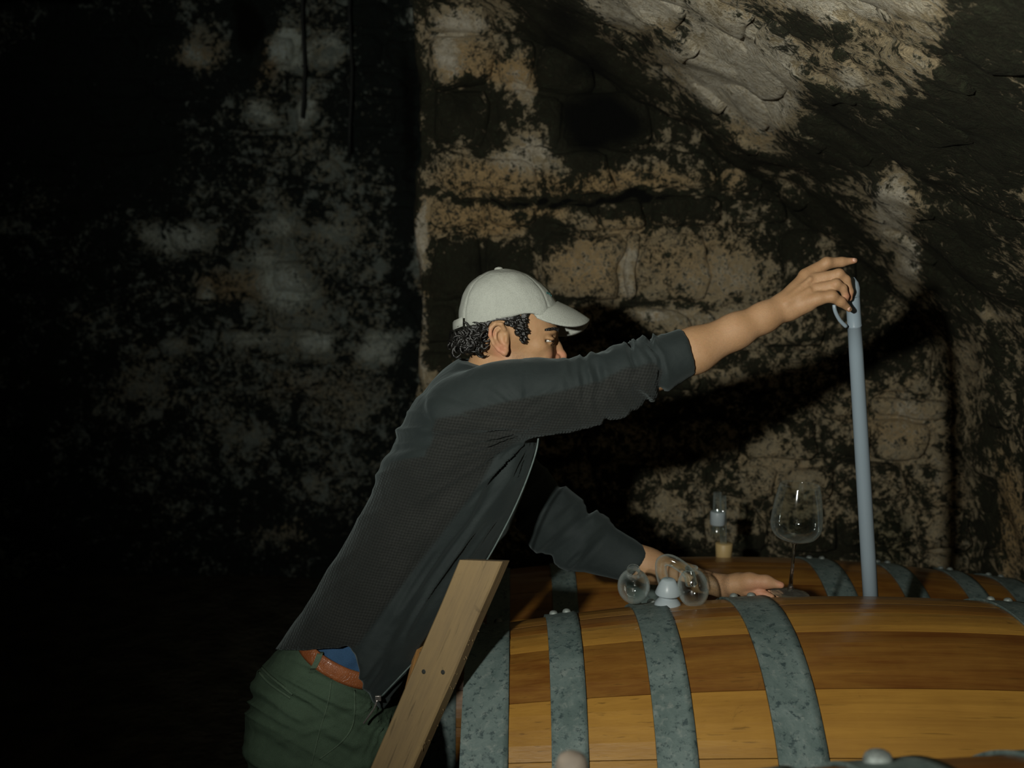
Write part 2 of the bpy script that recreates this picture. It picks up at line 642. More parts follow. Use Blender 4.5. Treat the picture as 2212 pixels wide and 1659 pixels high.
def skin_mat():
    m, nt, b = new_mat('skin')
    t = NT(nt)
    v = t.pos()
    a = t.noise(v, 18, 4, .6); c_ = t.noise(v, 160, 4, .65)
    c = t.mix(t.ramp(a, .3, .7), (0.335, 0.19, 0.09), (0.39, 0.23, 0.12))
    c = t.mix(t.ramp(c_, .45, .75, 0, .3), c, (0.42, 0.2, 0.11))
    red = t.attr('red'); c = t.mix(t.math('MULTIPLY', red, .6), c, (0.5, 0.2, 0.13))
    sh = t.attr('stubble')
    c = t.mix(t.math('MULTIPLY', sh, t.ramp(t.noise(v, 420, 3, .7), .42, .62, .1, .65)), c, (0.10, 0.075, 0.06))
    t.lk(c, b.inputs['Base Color'])
    b.inputs['Roughness'].default_value = .58
    b.inputs['Specular IOR Level'].default_value = .35
    b.inputs['Subsurface Weight'].default_value = .12
    b.inputs['Subsurface Radius'].default_value = (.012, .005, .003)
    b.inputs['Subsurface Scale'].default_value = .6
    t.lk(t.bump(t.math('ADD', t.noise(v, 90, 5, .6), c_), .25, .002), b.inputs['Normal'])
    return m


M['skin'] = skin_mat()
M['nail'] = simple('nail', (0.55, 0.33, 0.24), .3, .05, 60)
M['hair'] = simple('dark_hair', (0.007, 0.0065, 0.0055), .3, .4, 200, bump=.4, bdist=.002, spec=.6)
M['eye_white'] = simple('eye_white', (0.34, 0.32, 0.28), .2, .05, 40, bump=0)
M['iris'] = simple('iris', (0.02, 0.012, 0.008), .1, .2, 300, bump=0)


def jacket_mat():
    m, nt, b = new_mat('jacket_cloth')
    t = NT(nt)
    v = t.pos()
    k = t.attr('knit')
    a = t.noise(v, 12, 5, .6)
    plain = t.mix(t.ramp(a, .3, .7), (0.0115, 0.0165, 0.0165), (0.0165, 0.0225, 0.022))
    knit = t.mix(t.ramp(a, .3, .7), (0.013, 0.0145, 0.013), (0.0195, 0.0205, 0.0185))
    # waffle cells
    rot = t.n('ShaderNodeMapping'); t.lk(v, rot.inputs[0]); rot.inputs['Rotation'].default_value = (0, math.radians(-58), 0)
    sep = t.n('ShaderNodeSeparateXYZ'); t.lk(rot.outputs[0], sep.inputs[0])
    wx = t.math('SINE', t.math('MULTIPLY', sep.outputs[0], 860)); wz = t.math('SINE', t.math('ADD', t.math('MULTIPLY', sep.outputs[2], 640), t.math('MULTIPLY', t.noise(v, 60, 2), 5)))
    wf = t.math('MULTIPLY', wx, wz)
    wfm = t.math('ADD', t.math('MULTIPLY', wf, .5), .5)
    knit = t.mix(t.ramp(wfm, .2, .8, 0, .7), knit, (0.006, 0.0068, 0.006))
    t.lk(t.mix(k, plain, knit), b.inputs['Base Color'])
    t.lk(t.ramp(k, 0, 1, .78, .92), b.inputs['Roughness'])
    b.inputs['Specular IOR Level'].default_value = .25
    b.inputs['Sheen Weight'].default_value = .12
    b.inputs['Sheen Roughness'].default_value = .5
    b.inputs['Sheen Tint'].default_value = (0.5, 0.6, 0.6, 1)
    h = t.math('ADD', t.math('MULTIPLY', wfm, t.math('MULTIPLY', k, .6)), t.math('MULTIPLY', t.noise(v, 40, 6, .6, .4), .8))
    t.lk(t.bump(h, .5, .004), b.inputs['Normal'])
    return m


M['jacket'] = jacket_mat()


def twill(name, col, sc=.16):
    m, nt, b = new_mat(name)
    t = NT(nt)
    v = t.pos()
    a = t.noise(v, 9, 6, .65); c_ = t.noise(v, 500, 3, .6)
    c = t.mix(t.ramp(a, .3, .7), tuple(x * (1 - sc) for x in col), tuple(x * (1 + sc) for x in col))
    c = t.mix(t.ramp(c_, .4, .7, 0, .3), c, tuple(x * .5 for x in col))
    t.lk(c, b.inputs['Base Color'])
    b.inputs['Roughness'].default_value = .85
    b.inputs['Specular IOR Level'].default_value = .2
    t.lk(t.bump(t.math('ADD', t.noise(v, 35, 6, .6, .5), c_), .35, .004), b.inputs['Normal'])
    return m


M['trousers'] = twill('green_twill', (0.052, 0.083, 0.053))
M['seam'] = twill('green_seam', (0.075, 0.112, 0.074))
M['cap'] = twill('cap_cotton', (0.345, 0.36, 0.32), .05)
M['cap_dark'] = simple('cap_stitch', (0.01, 0.06, 0.055), .8, .2, 80)
M['shirt'] = twill('blue_cotton', (0.03, 0.075, 0.15))
M['zip'] = simple('zip_tape', (0.07, 0.095, 0.09), .5, .2, 90)
M['steel'] = simple('zip_steel', (0.6, 0.56, 0.52), .25, .2, 90, .9)
M['shoe'] = simple('shoe_leather', (0.03, 0.025, 0.02), .5, .3, 40)


def leather():
    m, nt, b = new_mat('brown_leather')
    t = NT(nt)
    v = t.pos()
    a = t.noise(v, 22, 5, .6)
    vo = t.n('ShaderNodeTexVoronoi', feature='DISTANCE_TO_EDGE'); t.lk(v, vo.inputs['Vector']); vo.inputs['Scale'].default_value = 210
    t.lk(t.mix(t.ramp(a, .3, .7), (0.2, 0.06, 0.02), (0.30, 0.10, 0.035)), b.inputs['Base Color'])
    b.inputs['Roughness'].default_value = .34
    t.lk(t.bump(t.ramp(vo.outputs['Distance'], 0, .12), .4, .0015), b.inputs['Normal'])
    return m


M['belt'] = leather()

# ------------------------------------------------------------------ masonry
YW = 3.80          # face of the back wall
YL = 5.50          # face of the wall in the dark recess
PALE = [(1600, 150, 120, 115, 1.1), (1650, 230, 70, 60, .95), (1700, 190, 50, 60, .6), (1850, 0, 170, 45, 1.1), (1960, 10, 80, 30, .8), (1400, 15, 170, 45, .95), (1530, 60, 80, 40, .7),
        (1480, 115, 70, 35, .6), (1430, 160, 60, 30, .5), (1835, 165, 50, 30, .75), (1960, 165, 60, 50, .45), (1925, 450, 45, 80, .95), (1962, 550, 30, 55, .9), (1880, 390, 30, 40, .5),
        (2010, 60, 60, 40, .5), (990, 50, 60, 38, .8), (958, 120, 45, 55, .8), (1040, 55, 30, 25, .6), (1155, 335, 75, 38, .7), (1125, 180, 32, 45, .6), (1090, 330, 25, 30, .5),
        (1364, 600, 24, 62, .75), (1430, 680, 80, 25, .6), (1540, 690, 90, 30, .45), (912, 520, 16, 70, 1.1), (890, 50, 14, 55, .9), (1270, 560, 80, 60, .35), (1560, 600, 120, 60, .38),
        (1960, 890, 60, 50, .5), (1940, 960, 60, 60, .3), (1580, 1150, 50, 60, .45), (1480, 1100, 60, 30, .4), (1700, 1010, 60, 40, .3), (910, 690, 18, 70, .7), (915, 790, 16, 60, .6),
        (2100, 760, 30, 70, .3), (1600, 820, 80, 30, .3), (1330, 80, 40, 50, .35), (2030, 1000, 40, 110, .3), (2050, 1180, 40, 60, .35), (2150, 690, 60, 15, .5),
        (620, 625, 55, 55, 1.0), (590, 560, 60, 35, .55), (690, 735, 45, 32, .8), (815, 740, 50, 40, .7), (385, 515, 75, 40, .75), (600, 492, 45, 26, .6), (590, 430, 45, 32, .45), (690, 350, 50, 50, .35),
        (622, 85, 34, 45, .9), (640, 130, 30, 30, .7), (712, 105, 32, 45, .7), (655, 240, 22, 34, .8), (562, 245, 30, 32, .7), (420, 105, 50, 30, .6), (720, 490, 50, 35, .4), (540, 735, 70, 26, .55),
        (370, 740, 40, 25, .5), (110, 420, 45, 45, .35), (455, 640, 22, 22, .6), (560, 1160, 70, 26, .4), (650, 700, 120, 60, .3), (800, 600, 40, 25, .35), (770, 920, 40, 40, .3), (540, 930, 60, 30, .35),
        (300, 840, 40, 30, .3), (680, 1060, 30, 40, .35), (540, 1255, 40, 14, .5), (210, 700, 60, 40, .25)]
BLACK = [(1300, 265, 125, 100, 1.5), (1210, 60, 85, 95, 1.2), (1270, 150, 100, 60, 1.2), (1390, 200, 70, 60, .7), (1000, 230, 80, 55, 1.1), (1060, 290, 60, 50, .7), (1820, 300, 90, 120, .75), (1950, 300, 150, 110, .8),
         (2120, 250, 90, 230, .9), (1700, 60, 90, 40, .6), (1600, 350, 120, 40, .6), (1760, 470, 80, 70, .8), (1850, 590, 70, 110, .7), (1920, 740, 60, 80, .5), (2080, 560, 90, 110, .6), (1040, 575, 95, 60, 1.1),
         (955, 600, 45, 60, .9), (950, 700, 40, 80, 1.0), (1420, 455, 110, 28, .8), (1240, 423, 310, 8, 1.7), (1420, 330, 120, 55, .55), (1610, 420, 90, 35, .55), (1490, 265, 90, 55, .7), (1330, 657, 170, 8, 1.2), (1100, 250, 60, 40, .5), (1740, 620, 60, 40, .4), (1180, 480, 12, 40, .9), (1165, 530, 14, 90, .7), (880, 250, 30, 300, 1.3), (875, 600, 30, 220, .6), (1520, 280, 70, 60, .7),  # thin wide strips paint the shadow lines of the long joints
         (2150, 950, 30, 250, .5), (1700, 1180, 160, 50, .6), (1460, 900, 40, 40, .3), (535, 60, 42, 90, 1.6), (800, 90, 60, 250, .7), (200, 250, 230, 260, .9), (400, 300, 110, 130, .4), (60, 900, 120, 500, .5),  # strongest blob paints the shade of a niche in the recess wall
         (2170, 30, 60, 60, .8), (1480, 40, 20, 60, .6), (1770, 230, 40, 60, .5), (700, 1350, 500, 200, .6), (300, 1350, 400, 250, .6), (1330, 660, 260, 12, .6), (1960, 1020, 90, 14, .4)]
OCHRE = [(1050, 385, 110, 40, .9), (1300, 395, 230, 28, .8), (1040, 470, 115, 45, 1.0), (1170, 450, 60, 35, .7), (1270, 570, 95, 70, .7), (1000, 140, 80, 60, .7), (1110, 150, 90, 32, .9), (1500, 560, 160, 90, .45), (1570, 390, 60, 30, .6),
         (930, 620, 25, 25, .7), (1350, 480, 120, 40, .5), (1560, 300, 50, 40, .4), (1640, 270, 40, 40, .6), (940, 960, 60, 60, .4), (1930, 920, 80, 50, .5), (2185, 1120, 35, 150, .9), (2170, 1000, 25, 80, .5), (1920, 850, 60, 40, .3),
         (500, 615, 90, 40, .6), (430, 110, 60, 35, .6), (590, 130, 40, 60, .6), (640, 1155, 120, 40, .4), (280, 880, 160, 80, .2), (700, 850, 140, 60, .3), (200, 1590, 50, 40, .6), (130, 270, 40, 60, .3), (1500, 780, 100, 50, .3)]


def stains_and_shade(V):
    """how much pale crust, black (mouldy growth, painted joint and niche shade) and ochre a point of the masonry has"""
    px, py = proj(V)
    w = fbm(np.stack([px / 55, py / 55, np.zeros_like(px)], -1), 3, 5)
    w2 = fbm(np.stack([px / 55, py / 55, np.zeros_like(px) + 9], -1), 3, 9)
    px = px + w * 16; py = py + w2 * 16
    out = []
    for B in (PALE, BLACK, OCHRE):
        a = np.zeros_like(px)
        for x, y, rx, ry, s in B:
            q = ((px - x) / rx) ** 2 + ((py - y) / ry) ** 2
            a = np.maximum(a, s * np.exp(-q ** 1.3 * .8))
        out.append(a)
    return dict(pale=out[0], mould_shade=out[1], ochre=out[2])


def grid_obj(name, fn, nu, nv, mat, disp=0.02, freq=4, kind='structure', parent=None):
    U, W = np.meshgrid(np.linspace(0, 1, nu), np.linspace(0, 1, nv), indexing='ij')
    V, N = fn(U.ravel(), W.ravel())
    V = V + N * (fbm(V * freq, 4, 3) * disp)[:, None]
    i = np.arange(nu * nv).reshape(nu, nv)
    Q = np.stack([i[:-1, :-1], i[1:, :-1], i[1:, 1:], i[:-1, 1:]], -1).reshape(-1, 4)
    o = np_obj(name, V, Q, mat, parent, stains_and_shade(V))
    if kind: o['kind'] = kind
    return o


def stone_obj(quad, mp, depth, mat, parent, seg=22, rnd=random, seed=0, rings=(.0, .35, .62, .82, .93, 1.0)):
    """one rough stone: quad of (u, v) corners, mp maps (u, v, out) to the wall"""
    q = np.array(quad, float)
    c = q.mean(0)
    pts = []
    out = []
    for a in np.arange(seg) * 2 * np.pi / seg:
        ct, st = math.cos(a), math.sin(a)
        p = 8.0
        k = (abs(ct) ** p + abs(st) ** p) ** (-1 / p)
        s, t = (ct * k + 1) / 2, (st * k + 1) / 2
        e = (1 - s) * (1 - t) * q[0] + s * (1 - t) * q[1] + s * t * q[2] + (1 - s) * t * q[3]
        out.append(e)
    out = np.array(out)
    size = np.abs(q - c).max()
    jit = vnoise(np.c_[out / size * 1.7, np.full(seg, seed * 3.1)], 21)
    out = c + (out - c) * (1 + .15 * jit)[:, None] + np.stack([vnoise(np.c_[out * 7, np.full(seg, 1.0)], 22), vnoise(np.c_[out * 7, np.full(seg, 2.0)], 23)], -1) * .022 * min(1, size / .12)
    vs, fs = [], []
    vs.append((c[0], c[1], depth))
    for r in rings[1:]:
        for e in out:
            u = c + (e - c) * r
            vs.append((u[0], u[1], depth * (1 - .85 * r ** 9)))
    for e in out:
        u = c + (e - c) * 1.03
        vs.append((u[0], u[1], -.05))
    A = np.array(vs)
    nz = fbm(np.c_[A[:, 0] * 9, A[:, 1] * 9, np.full(len(A), seed * 1.7)], 3, 40)
    A[:-seg, 2] += nz[:-seg] * (depth * .3 + .006)
    for j in range(seg):
        fs.append((0, 1 + j, 1 + (j + 1) % seg))
    n = len(rings) - 1
    for i in range(n):
        for j in range(seg):
            k = (j + 1) % seg
            b0 = 1 + i * seg
            fs.append((b0 + j, b0 + seg + j, b0 + seg + k, b0 + k))
    V = mp(A)
    o = mesh_obj('stone', V, fs, mat, parent)
    for nme, a in stains_and_shade(V).items():
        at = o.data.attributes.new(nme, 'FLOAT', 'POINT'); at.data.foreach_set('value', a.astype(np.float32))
    return o


# the arch where the vault meets the back wall (pixels), carried on outside the frame
ARCH_PX = [(2102, 1700), (2104, 1450), (2104, 1250), (2092, 1110), (2062, 970), (2035, 825), (1965, 690), (1850, 555), (1710, 448), (1545, 342), (1405, 235), (1255, 135), (1100, 50), (950, -8), (780, -45), (560, -70), (300, -60)]
prof = catmull([(P(x, y, YW).x, P(x, y, YW).z) for x, y in ARCH_PX], 8)
lastx, lastz = prof[-1]
extra = catmull([(lastx, lastz), (-2.3, 2.7), (-3.2, 2.2), (-3.8, 1.4), (-4.0, .5), (-4.0, -.1)], 8)[1:]
low = np.array([(prof[0][0], -0.05)])
PROF = np.vstack([low, prof, extra])
seglen = np.r_[0, np.cumsum(np.linalg.norm(np.diff(PROF, axis=0), axis=1))]


def prof_at(s):
    x = np.interp(s, seglen, PROF[:, 0]); z = np.interp(s, seglen, PROF[:, 1])
    e = .02
    dx = np.interp(s + e, seglen, PROF[:, 0]) - np.interp(s - e, seglen, PROF[:, 0])
    dz = np.interp(s + e, seglen, PROF[:, 1]) - np.interp(s - e, seglen, PROF[:, 1])
    L = np.hypot(dx, dz) + 1e-9
    return x, z, -dz / L, dx / L       # inward normal


S_RIGHT = float(np.interp(1.5, np.arange(len(seglen)), seglen)) + 1.15


def vault_fn(s0, s1, y0, y1):
    def fn(U, W):
        s = s0 + (s1 - s0) * U
        x, z, nx, nz = prof_at(s)
        V = np.stack([x, y0 + (y1 - y0) * W, z], -1)
        return V, np.stack([nx, np.zeros_like(nx), nz], -1)
    return fn


floor = grid_obj('floor', lambda U, W: (np.stack([-8 + 11 * U, -.6 + 6.8 * W, np.zeros_like(U)], -1), np.tile([0, 0, 1.0], (len(U), 1))), 90, 80, M['earth'], .012, 5)
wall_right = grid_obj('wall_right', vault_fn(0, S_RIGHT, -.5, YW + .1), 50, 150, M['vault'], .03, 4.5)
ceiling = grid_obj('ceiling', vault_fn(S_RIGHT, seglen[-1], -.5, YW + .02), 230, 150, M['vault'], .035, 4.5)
XJ = P(905, 600, YW).x


def back_fn(U, W):
    # the jamb turns the corner at the left end
    w = -.30 + (2.35 + .30) * U
    x = np.where(w < 0, XJ, XJ + w)
    y = np.where(w < 0, YW - w, YW)
    edge = fbm(np.stack([W * 9, np.zeros_like(W), np.zeros_like(W)], -1), 3, 77) * .02
    x = x + edge * np.exp(-np.abs(w) * 6)
    V = np.stack([x, y, -.05 + 3.0 * W], -1)
    n = np.where((w < 0)[:, None], np.array([-1.0, 0, 0]), np.array([0, -1.0, 0]))
    return V, n


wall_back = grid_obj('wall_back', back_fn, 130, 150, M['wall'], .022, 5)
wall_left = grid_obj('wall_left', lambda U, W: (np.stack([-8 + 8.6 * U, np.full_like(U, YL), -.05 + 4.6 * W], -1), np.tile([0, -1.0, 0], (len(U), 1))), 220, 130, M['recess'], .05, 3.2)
tag(wall_back, kind='structure'); tag(wall_left, kind='structure')

# stones of the back wall: courses read off the photograph (y of joints; x of the gaps)
ROWS = [(-30, 8, [915, 1010, 1110, 1250]), (10, 82, [922, 1056, 1160, 1290, 1400]), (86, 196, [922, 1062, 1150, 1290, 1420, 1530]), (200, 322, [922, 1060, 1210, 1400, 1520, 1640]),
        (327, 418, [932, 1160, 1330, 1545, 1660]), (428, 492, [925, 1050, 1164, 1290, 1392, 1560, 1700]), (498, 648, [925, 1040, 1160, 1348, 1382, 1530, 1690, 1850]),
        (655, 745, [915, 990, 1130, 1300, 1490, 1640, 1790, 1960]), (750, 850, [915, 1060, 1220, 1400, 1520, 1680, 1830, 1880, 2010]), (856, 900, [915, 1100, 1300, 1480, 1640, 1760, 1880, 2050]),
        (903, 1000, [915, 1080, 1260, 1420, 1600, 1760, 1880, 2006, 2080]), (1006, 1080, [915, 1100, 1290, 1430, 1530, 1690, 1800, 1960, 2090]),
        (1085, 1190, [915, 1080, 1270, 1420, 1540, 1660, 1820, 1960, 2095]), (1195, 1300, [915, 1090, 1280, 1440, 1640, 1800, 1980, 2100])]


def mp_back(A):
    return np.stack([A[:, 0], YW - A[:, 2], A[:, 1]], -1)


rs = random.Random(3)
arch_poly = [(900, -200)] + [(x + 25, y) for x, y in reversed(ARCH_PX)][2:] + [(900, 1700)]
sid = 0
for y0, y1, xs in ROWS:
    for i in range(len(xs) - 1):
        x0, x1 = xs[i] + 5, xs[i + 1] - 5
        if poly_sd([(x0 + x1) / 2], [(y0 + y1) / 2], arch_poly)[0] > 30: continue
        j = lambda: rs.uniform(-7, 7)
        cs = [(x0 + j(), y1 - 3 + j() * .6), (x1 + j(), y1 - 3 + j() * .6), (x1 + j(), y0 + 3 + j() * .6), (x0 + j(), y0 + 3 + j() * .6)]
        q = [(P(x, y, YW).x, P(x, y, YW).z) for x, y in cs]
        sid += 1
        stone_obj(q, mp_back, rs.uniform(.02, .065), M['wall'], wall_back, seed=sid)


def courses(u0, u1, v0, v1, hrange, wrange, rnd, gap=.02):
    v = v0
    while v < v1:
        h = rnd.uniform(*hrange)
        u = u0 - rnd.uniform(0, wrange[0])
        while u < u1:
            w = rnd.uniform(*wrange)
            j = lambda: rnd.uniform(-.018, .018)
            yield [(u + gap + j(), v + gap + j()), (u + w - gap + j(), v + gap + j()), (u + w - gap + j(), v + h - gap + j()), (u + gap + j(), v + h - gap + j())]
            u += w
        v += h


# stones of the wall in the dark recess
def mp_left(A):
    return np.stack([A[:, 0], YL - A[:, 2], A[:, 1]], -1)


rs = random.Random(11)
cnt = 0
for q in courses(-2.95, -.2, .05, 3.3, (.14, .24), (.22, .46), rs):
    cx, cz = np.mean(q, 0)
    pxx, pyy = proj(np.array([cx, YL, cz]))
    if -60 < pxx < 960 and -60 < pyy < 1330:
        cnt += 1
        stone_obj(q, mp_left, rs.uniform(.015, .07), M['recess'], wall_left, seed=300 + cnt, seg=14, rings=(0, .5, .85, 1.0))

# stones of the vault and the right wall that show in the frame
def mp_vault(A):
    x, z, nx, nz = prof_at(A[:, 0])
    return np.stack([x + nx * A[:, 2], A[:, 1], z + nz * A[:, 2]], -1)


rs = random.Random(5)
VB = BVHTree.FromPolygons([tuple(v.co) for o in (ceiling, wall_right) for v in o.data.vertices],
                          [tuple(i + (len(ceiling.data.vertices) if o is wall_right else 0) for i in p.vertices) for o in (ceiling, wall_right) for p in o.data.polygons])
VST = [(1010, 38, .1, .2), (1048, 70, .08, .12), (1330, 78, .08, .2), (1372, 108, .1, .16), (1440, 96, .12, .2), (1470, 165, .1, .16), (1560, 300, .09, .12), (1600, 318, .08, .1), (1510, 215, .1, .2), (1660, 385, .1, .14), (1735, 300, .11, .1), (1720, 440, .1, .14),
       (1600, 140, .24, .26), (1690, 120, .16, .2), (1640, 235, .18, .2), (1835, 165, .12, .12), (1905, 105, .14, .1), (1975, 62, .18, .16), (1850, 20, .3, .2), (1700, 30, .2, .2), (1925, 430, .15, .2), (1960, 540, .14, .2), (2040, 640, .2, .2), (2120, 690, .2, .14),
       (2060, 330, .2, .2), (1950, 250, .22, .2), (2150, 180, .24, .2), (2140, 420, .2, .22), (1830, 330, .2, .2), (2060, 480, .2, .2), (2180, 560, .2, .2), (2150, 860, .22, .18), (2180, 1000, .2, .2), (2175, 1120, .2, .2), (2150, 1240, .2, .16), (2120, 980, .16, .16), (1990, 160, .2, .14), (1560, 30, .2, .2), (1420, 20, .16, .2), (1770, 90, .2, .16), (2100, 60, .24, .2), (1870, 620, .12, .16), (1780, 200, .14, .14)]
cnt = 0
for x, y, ws, wy in VST:
    d = (P(x, y, 1.0) - Vector((0, 0, CAM_Z))).normalized()
    l, nn, ii, tt = VB.ray_cast(Vector((0, 0, CAM_Z)), d, 20)
    if l is None or l.y > YW - .02: continue
    s = float(seglen[np.argmin(np.hypot(PROF[:, 0] - l.x, PROF[:, 1] - l.z))])
    cnt += 1
    j = lambda: rs.uniform(-.25, .25)
    q = [(s + ws * (a + j()) * .5, min(l.y + wy * (b_ + j()) * .5, 3.78)) for a, b_ in ((-1, -1), (1, -1), (1, 1), (-1, 1))]
    x_, z_, nx_, nz_ = prof_at(np.array([s]))
    off = (l.x - x_[0]) * nx_[0] + (l.z - z_[0]) * nz_[0]

    def mpv(A, off=off):
        B = A.copy(); B[:, 2] += off
        return mp_vault(B)
    stone_obj(q, mpv, rs.uniform(.004, .014), M['vault'], wall_right if s < S_RIGHT else ceiling, seed=700 + cnt, seg=18, rings=(0, .4, .7, .9, 1.0))

# two dark cords hanging down the recess wall
for i, (x, y1) in enumerate(((655, 255), (757, 330))):
    pts = [P(x + 3 * math.sin(k * 1.3 + i), -160 + (y1 + 160) * k / 8, YL - .16) for k in range(9)]
    o = MB().tube(pts, .008, 8).build('hanging_cord', M['black_iron'])
    tag(o, ['black cord hanging down the dark stone wall, the one farther from the cap', 'black cord hanging down the dark stone wall, the one closer to the cap'][i], 'cord', 'cords on the dark wall')


# ------------------------------------------------------------------ barrels
def barrel(name, label, loc, L, R, Re, hoops, bounds, tones, roll=0.0, nst=24, tone_shift=0.0, rivet_at=12, rivets=(-.22, .22), rs_=1.0, only=None):
    root = empty(name, loc, label, 'barrel', 'wine barrels')
    rm = Matrix.Rotation(roll, 4, 'Y')
    root.rotation_euler = (0, roll, 0)
    rr = lambda x: R - (R - Re) * (x / L) ** 2

    def put(o, tone=.5):
        o.parent = root
        o.matrix_parent_inverse = Matrix.Identity(4)
        o['tone'] = tone; o['seed'] = rnd.uniform(0, 20)
        return o
    rnd = random.Random(hash(name) % 1000 if False else len(label))
    n = len(bounds)
    for i in range(n):
        a0, a1 = bounds[i], bounds[(i + 1) % n]
        if a1 <= a0: a1 += 2 * math.pi
        g = .0009 / R
        nl, na = 26, 4
        vs, fs = [], []
        for a in range(nl + 1):
            x = -L + 2 * L * a / nl
            ro = rr(x); ch = .004 if a in (0, nl) else 0
            for b in range(na + 1):
                th = a0 + g + (a1 - a0 - 2 * g) * b / na
                rad = ro - ch - (.0016 if b in (0, na) else 0)
                vs.append((x, -rad * math.sin(th), rad * math.cos(th)))
            for b in (na, 0):
                th = a0 + g + (a1 - a0 - 2 * g) * b / na
                vs.append((x, -(ro - .03) * math.sin(th), (ro - .03) * math.cos(th)))
        m = na + 3
        for a in range(nl):
            for b in range(m):
                c = (b + 1) % m
                fs.append((a * m + b, (a + 1) * m + b, (a + 1) * m + c, a * m + c))
        fs.append(tuple(range(m))); fs.append(tuple(reversed([nl * m + b for b in range(m)])))
        o = MB().add(vs, fs).build('stave', M['barrel'], None, smooth=False)
        put(o, tones[i] + tone_shift if i < len(tones) else rnd.choice((.25, .45, .7, .85)) + tone_shift)
    for s in (-1, 1):
        xs = s * (L - .045)
        ri = rr(xs) - .024
        o = MB().lathe([(1e-4, 0), (ri, 0), (ri, .02), (1e-4, .02)], (xs - .01, 0, 0), (1, 0, 0), 64).build('head', M['barrel'], None, False)
        put(o, .45 + tone_shift)
    for x, w in hoops:
        pr = []
        K = 6
        for k in range(K + 1):
            xx = x - w / 2 + w * k / K
            pr.append((rr(max(-L, min(L, xx))) + .004 + (.0012 if k in (0, K) else 0), xx))
        for k in range(K, -1, -1):
            xx = x - w / 2 + w * k / K
            pr.append((rr(max(-L, min(L, xx))) - .0005, xx))
        pr.append(pr[0])
        o = MB().lathe(pr, (0, 0, 0), (1, 0, 0), 128).build('hoop', M['hoop'], None)
        put(o)
        a0 = math.radians(rivet_at + rnd.uniform(-3, 3))
        # lap joint and two rivets
        for dx in (rivets if only is None or abs(x - only) < .01 else ()):
            xx = x + dx * w
            rad = rr(xx) + .004
            th = a0
            base = Vector((xx, -rad * math.sin(th), rad * math.cos(th)))
            ax = Vector((0, -math.sin(th), math.cos(th)))
            rv = MB().lathe([(q * rs_, h_ * rs_) for q, h_ in ((.0095, -.002), (.0095, .002), (.0075, .0055), (.004, .0075), (.0002, .008))], base, ax, 14).build('rivet', M['rivet'], None)
            rv.parent = o; rv.matrix_parent_inverse = Matrix.Identity(4)
    return root, rr, rm


def even(n, off=0.0):
    return [off + 2 * math.pi * i / n for i in range(n)]


def stave_angle(py, px, loc, R):
    """angle from the top, towards the camera, at which the sight line through a pixel meets the barrel"""
    u, v = (px - CXP) / F_PX, (CYP - py) / F_PX
    dy, dz = CP + v * SP, -SP + v * CP
    oy, oz = -loc[1], CAM_Z - loc[2]
    A = dy * dy + dz * dz; B = oy * dy + oz * dz; C = oy * oy + oz * oz - R * R
    q = B * B - A * C
    if q < 0: q = 0
    t = (-B - math.sqrt(q)) / A
    return math.atan2(-(oy + t * dy), oz + t * dz)


B1 = Vector((.79, 2.0, .59))
b_front = [stave_angle(y, 1880, B1, .47) for y in (1322, 1362, 1487, 1640)]
rest0, rest1 = b_front[-1], b_front[0] - .13 + 2 * math.pi
kk = 20
bounds1 = [b_front[0] - .13] + b_front[:-1] + [rest0 + (rest1 - rest0) * i / kk for i in range(kk)]
tones1 = [.25, .72, .22, .80, .78, .5]
hoops1 = [(-.846, .088), (-.69, .066), (-.501, .072), (-.282, .088), (.282, .088), (.501, .072), (.69, .066), (.846, .088)]
barrel1, rr1, rm1 = barrel('wine_barrel', 'large varnished wooden barrel with grey metal hoops that the long tube is dipped into', B1, .89, .47, .386, hoops1, bounds1, tones1, math.radians(.9), rivet_at=-17)
B2 = Vector((.665, 2.95, .435))
barrel2, rr2, rm2 = barrel('wine_barrel', 'darker barrel against the stone wall, behind the hand and the wine glass', B2, .90, .43, .36, [(x * 1.02, w) for x, w in hoops1], even(24, .05), [.3, .2, .4, .25, .35] * 5, 0.0, tone_shift=-.05, rivet_at=-14)
B3 = Vector((1.0, .95, .734))
barrel3, rr3, rm3 = barrel('wine_barrel', 'dark barrel top with a riveted hoop cut off by the lower frame edge', B3, .75, .498, .463, [(-.705, .085), (-.548, .10), (-.345, .09), (.345, .09), (.548, .10), (.705, .085)], even(24, .03), [.15, .3, .2, .1] * 6, 0.0, tone_shift=-.1, rivet_at=-23, rivets=(-.12,), rs_=1.9, only=-.548)

# low timber cradles that carry the barrels
for nm, lab, y, xs, top in (('barrel_cradle', 'timber cradle under the barrel with the dipped tube', 2.0, (.25, 1.33), .15), ('barrel_cradle', 'timber cradle under the barrel cut off by the lower frame edge', .95, (.55, 1.45), .248)):
    r = empty(nm, (.79, y, 0), lab, 'cradle', 'barrel cradles')
    for x in xs:
        o = MB().box((x, y, top / 2), (.10, .70, top)).build('runner', M['plank'], r, False, .004); o['tone'] = .4; o['seed'] = x
        for s in (-1, 1):
            o = MB().box((x, y + s * .27, top + .03), (.09, .10, .07)).build('wedge', M['plank'], r, False, .004); o['tone'] = .3; o['seed'] = x + s

# rounded wooden pole end in the very foreground
pt = P(1237, 1626, 1.05)
o = MB().lathe([(.019, -1.15), (.0195, -.6), (.0195, -.03), (.0185, -.014), (.015, -.005), (.008, -.001), (.0003, 0)], pt, (pt.x * .0 + .03, -.02, 1), 24, True).build('wooden_pole', M['post'])
tag(o, 'grey brown wooden pole with a rounded end, blurred in front of the barrel', 'pole')


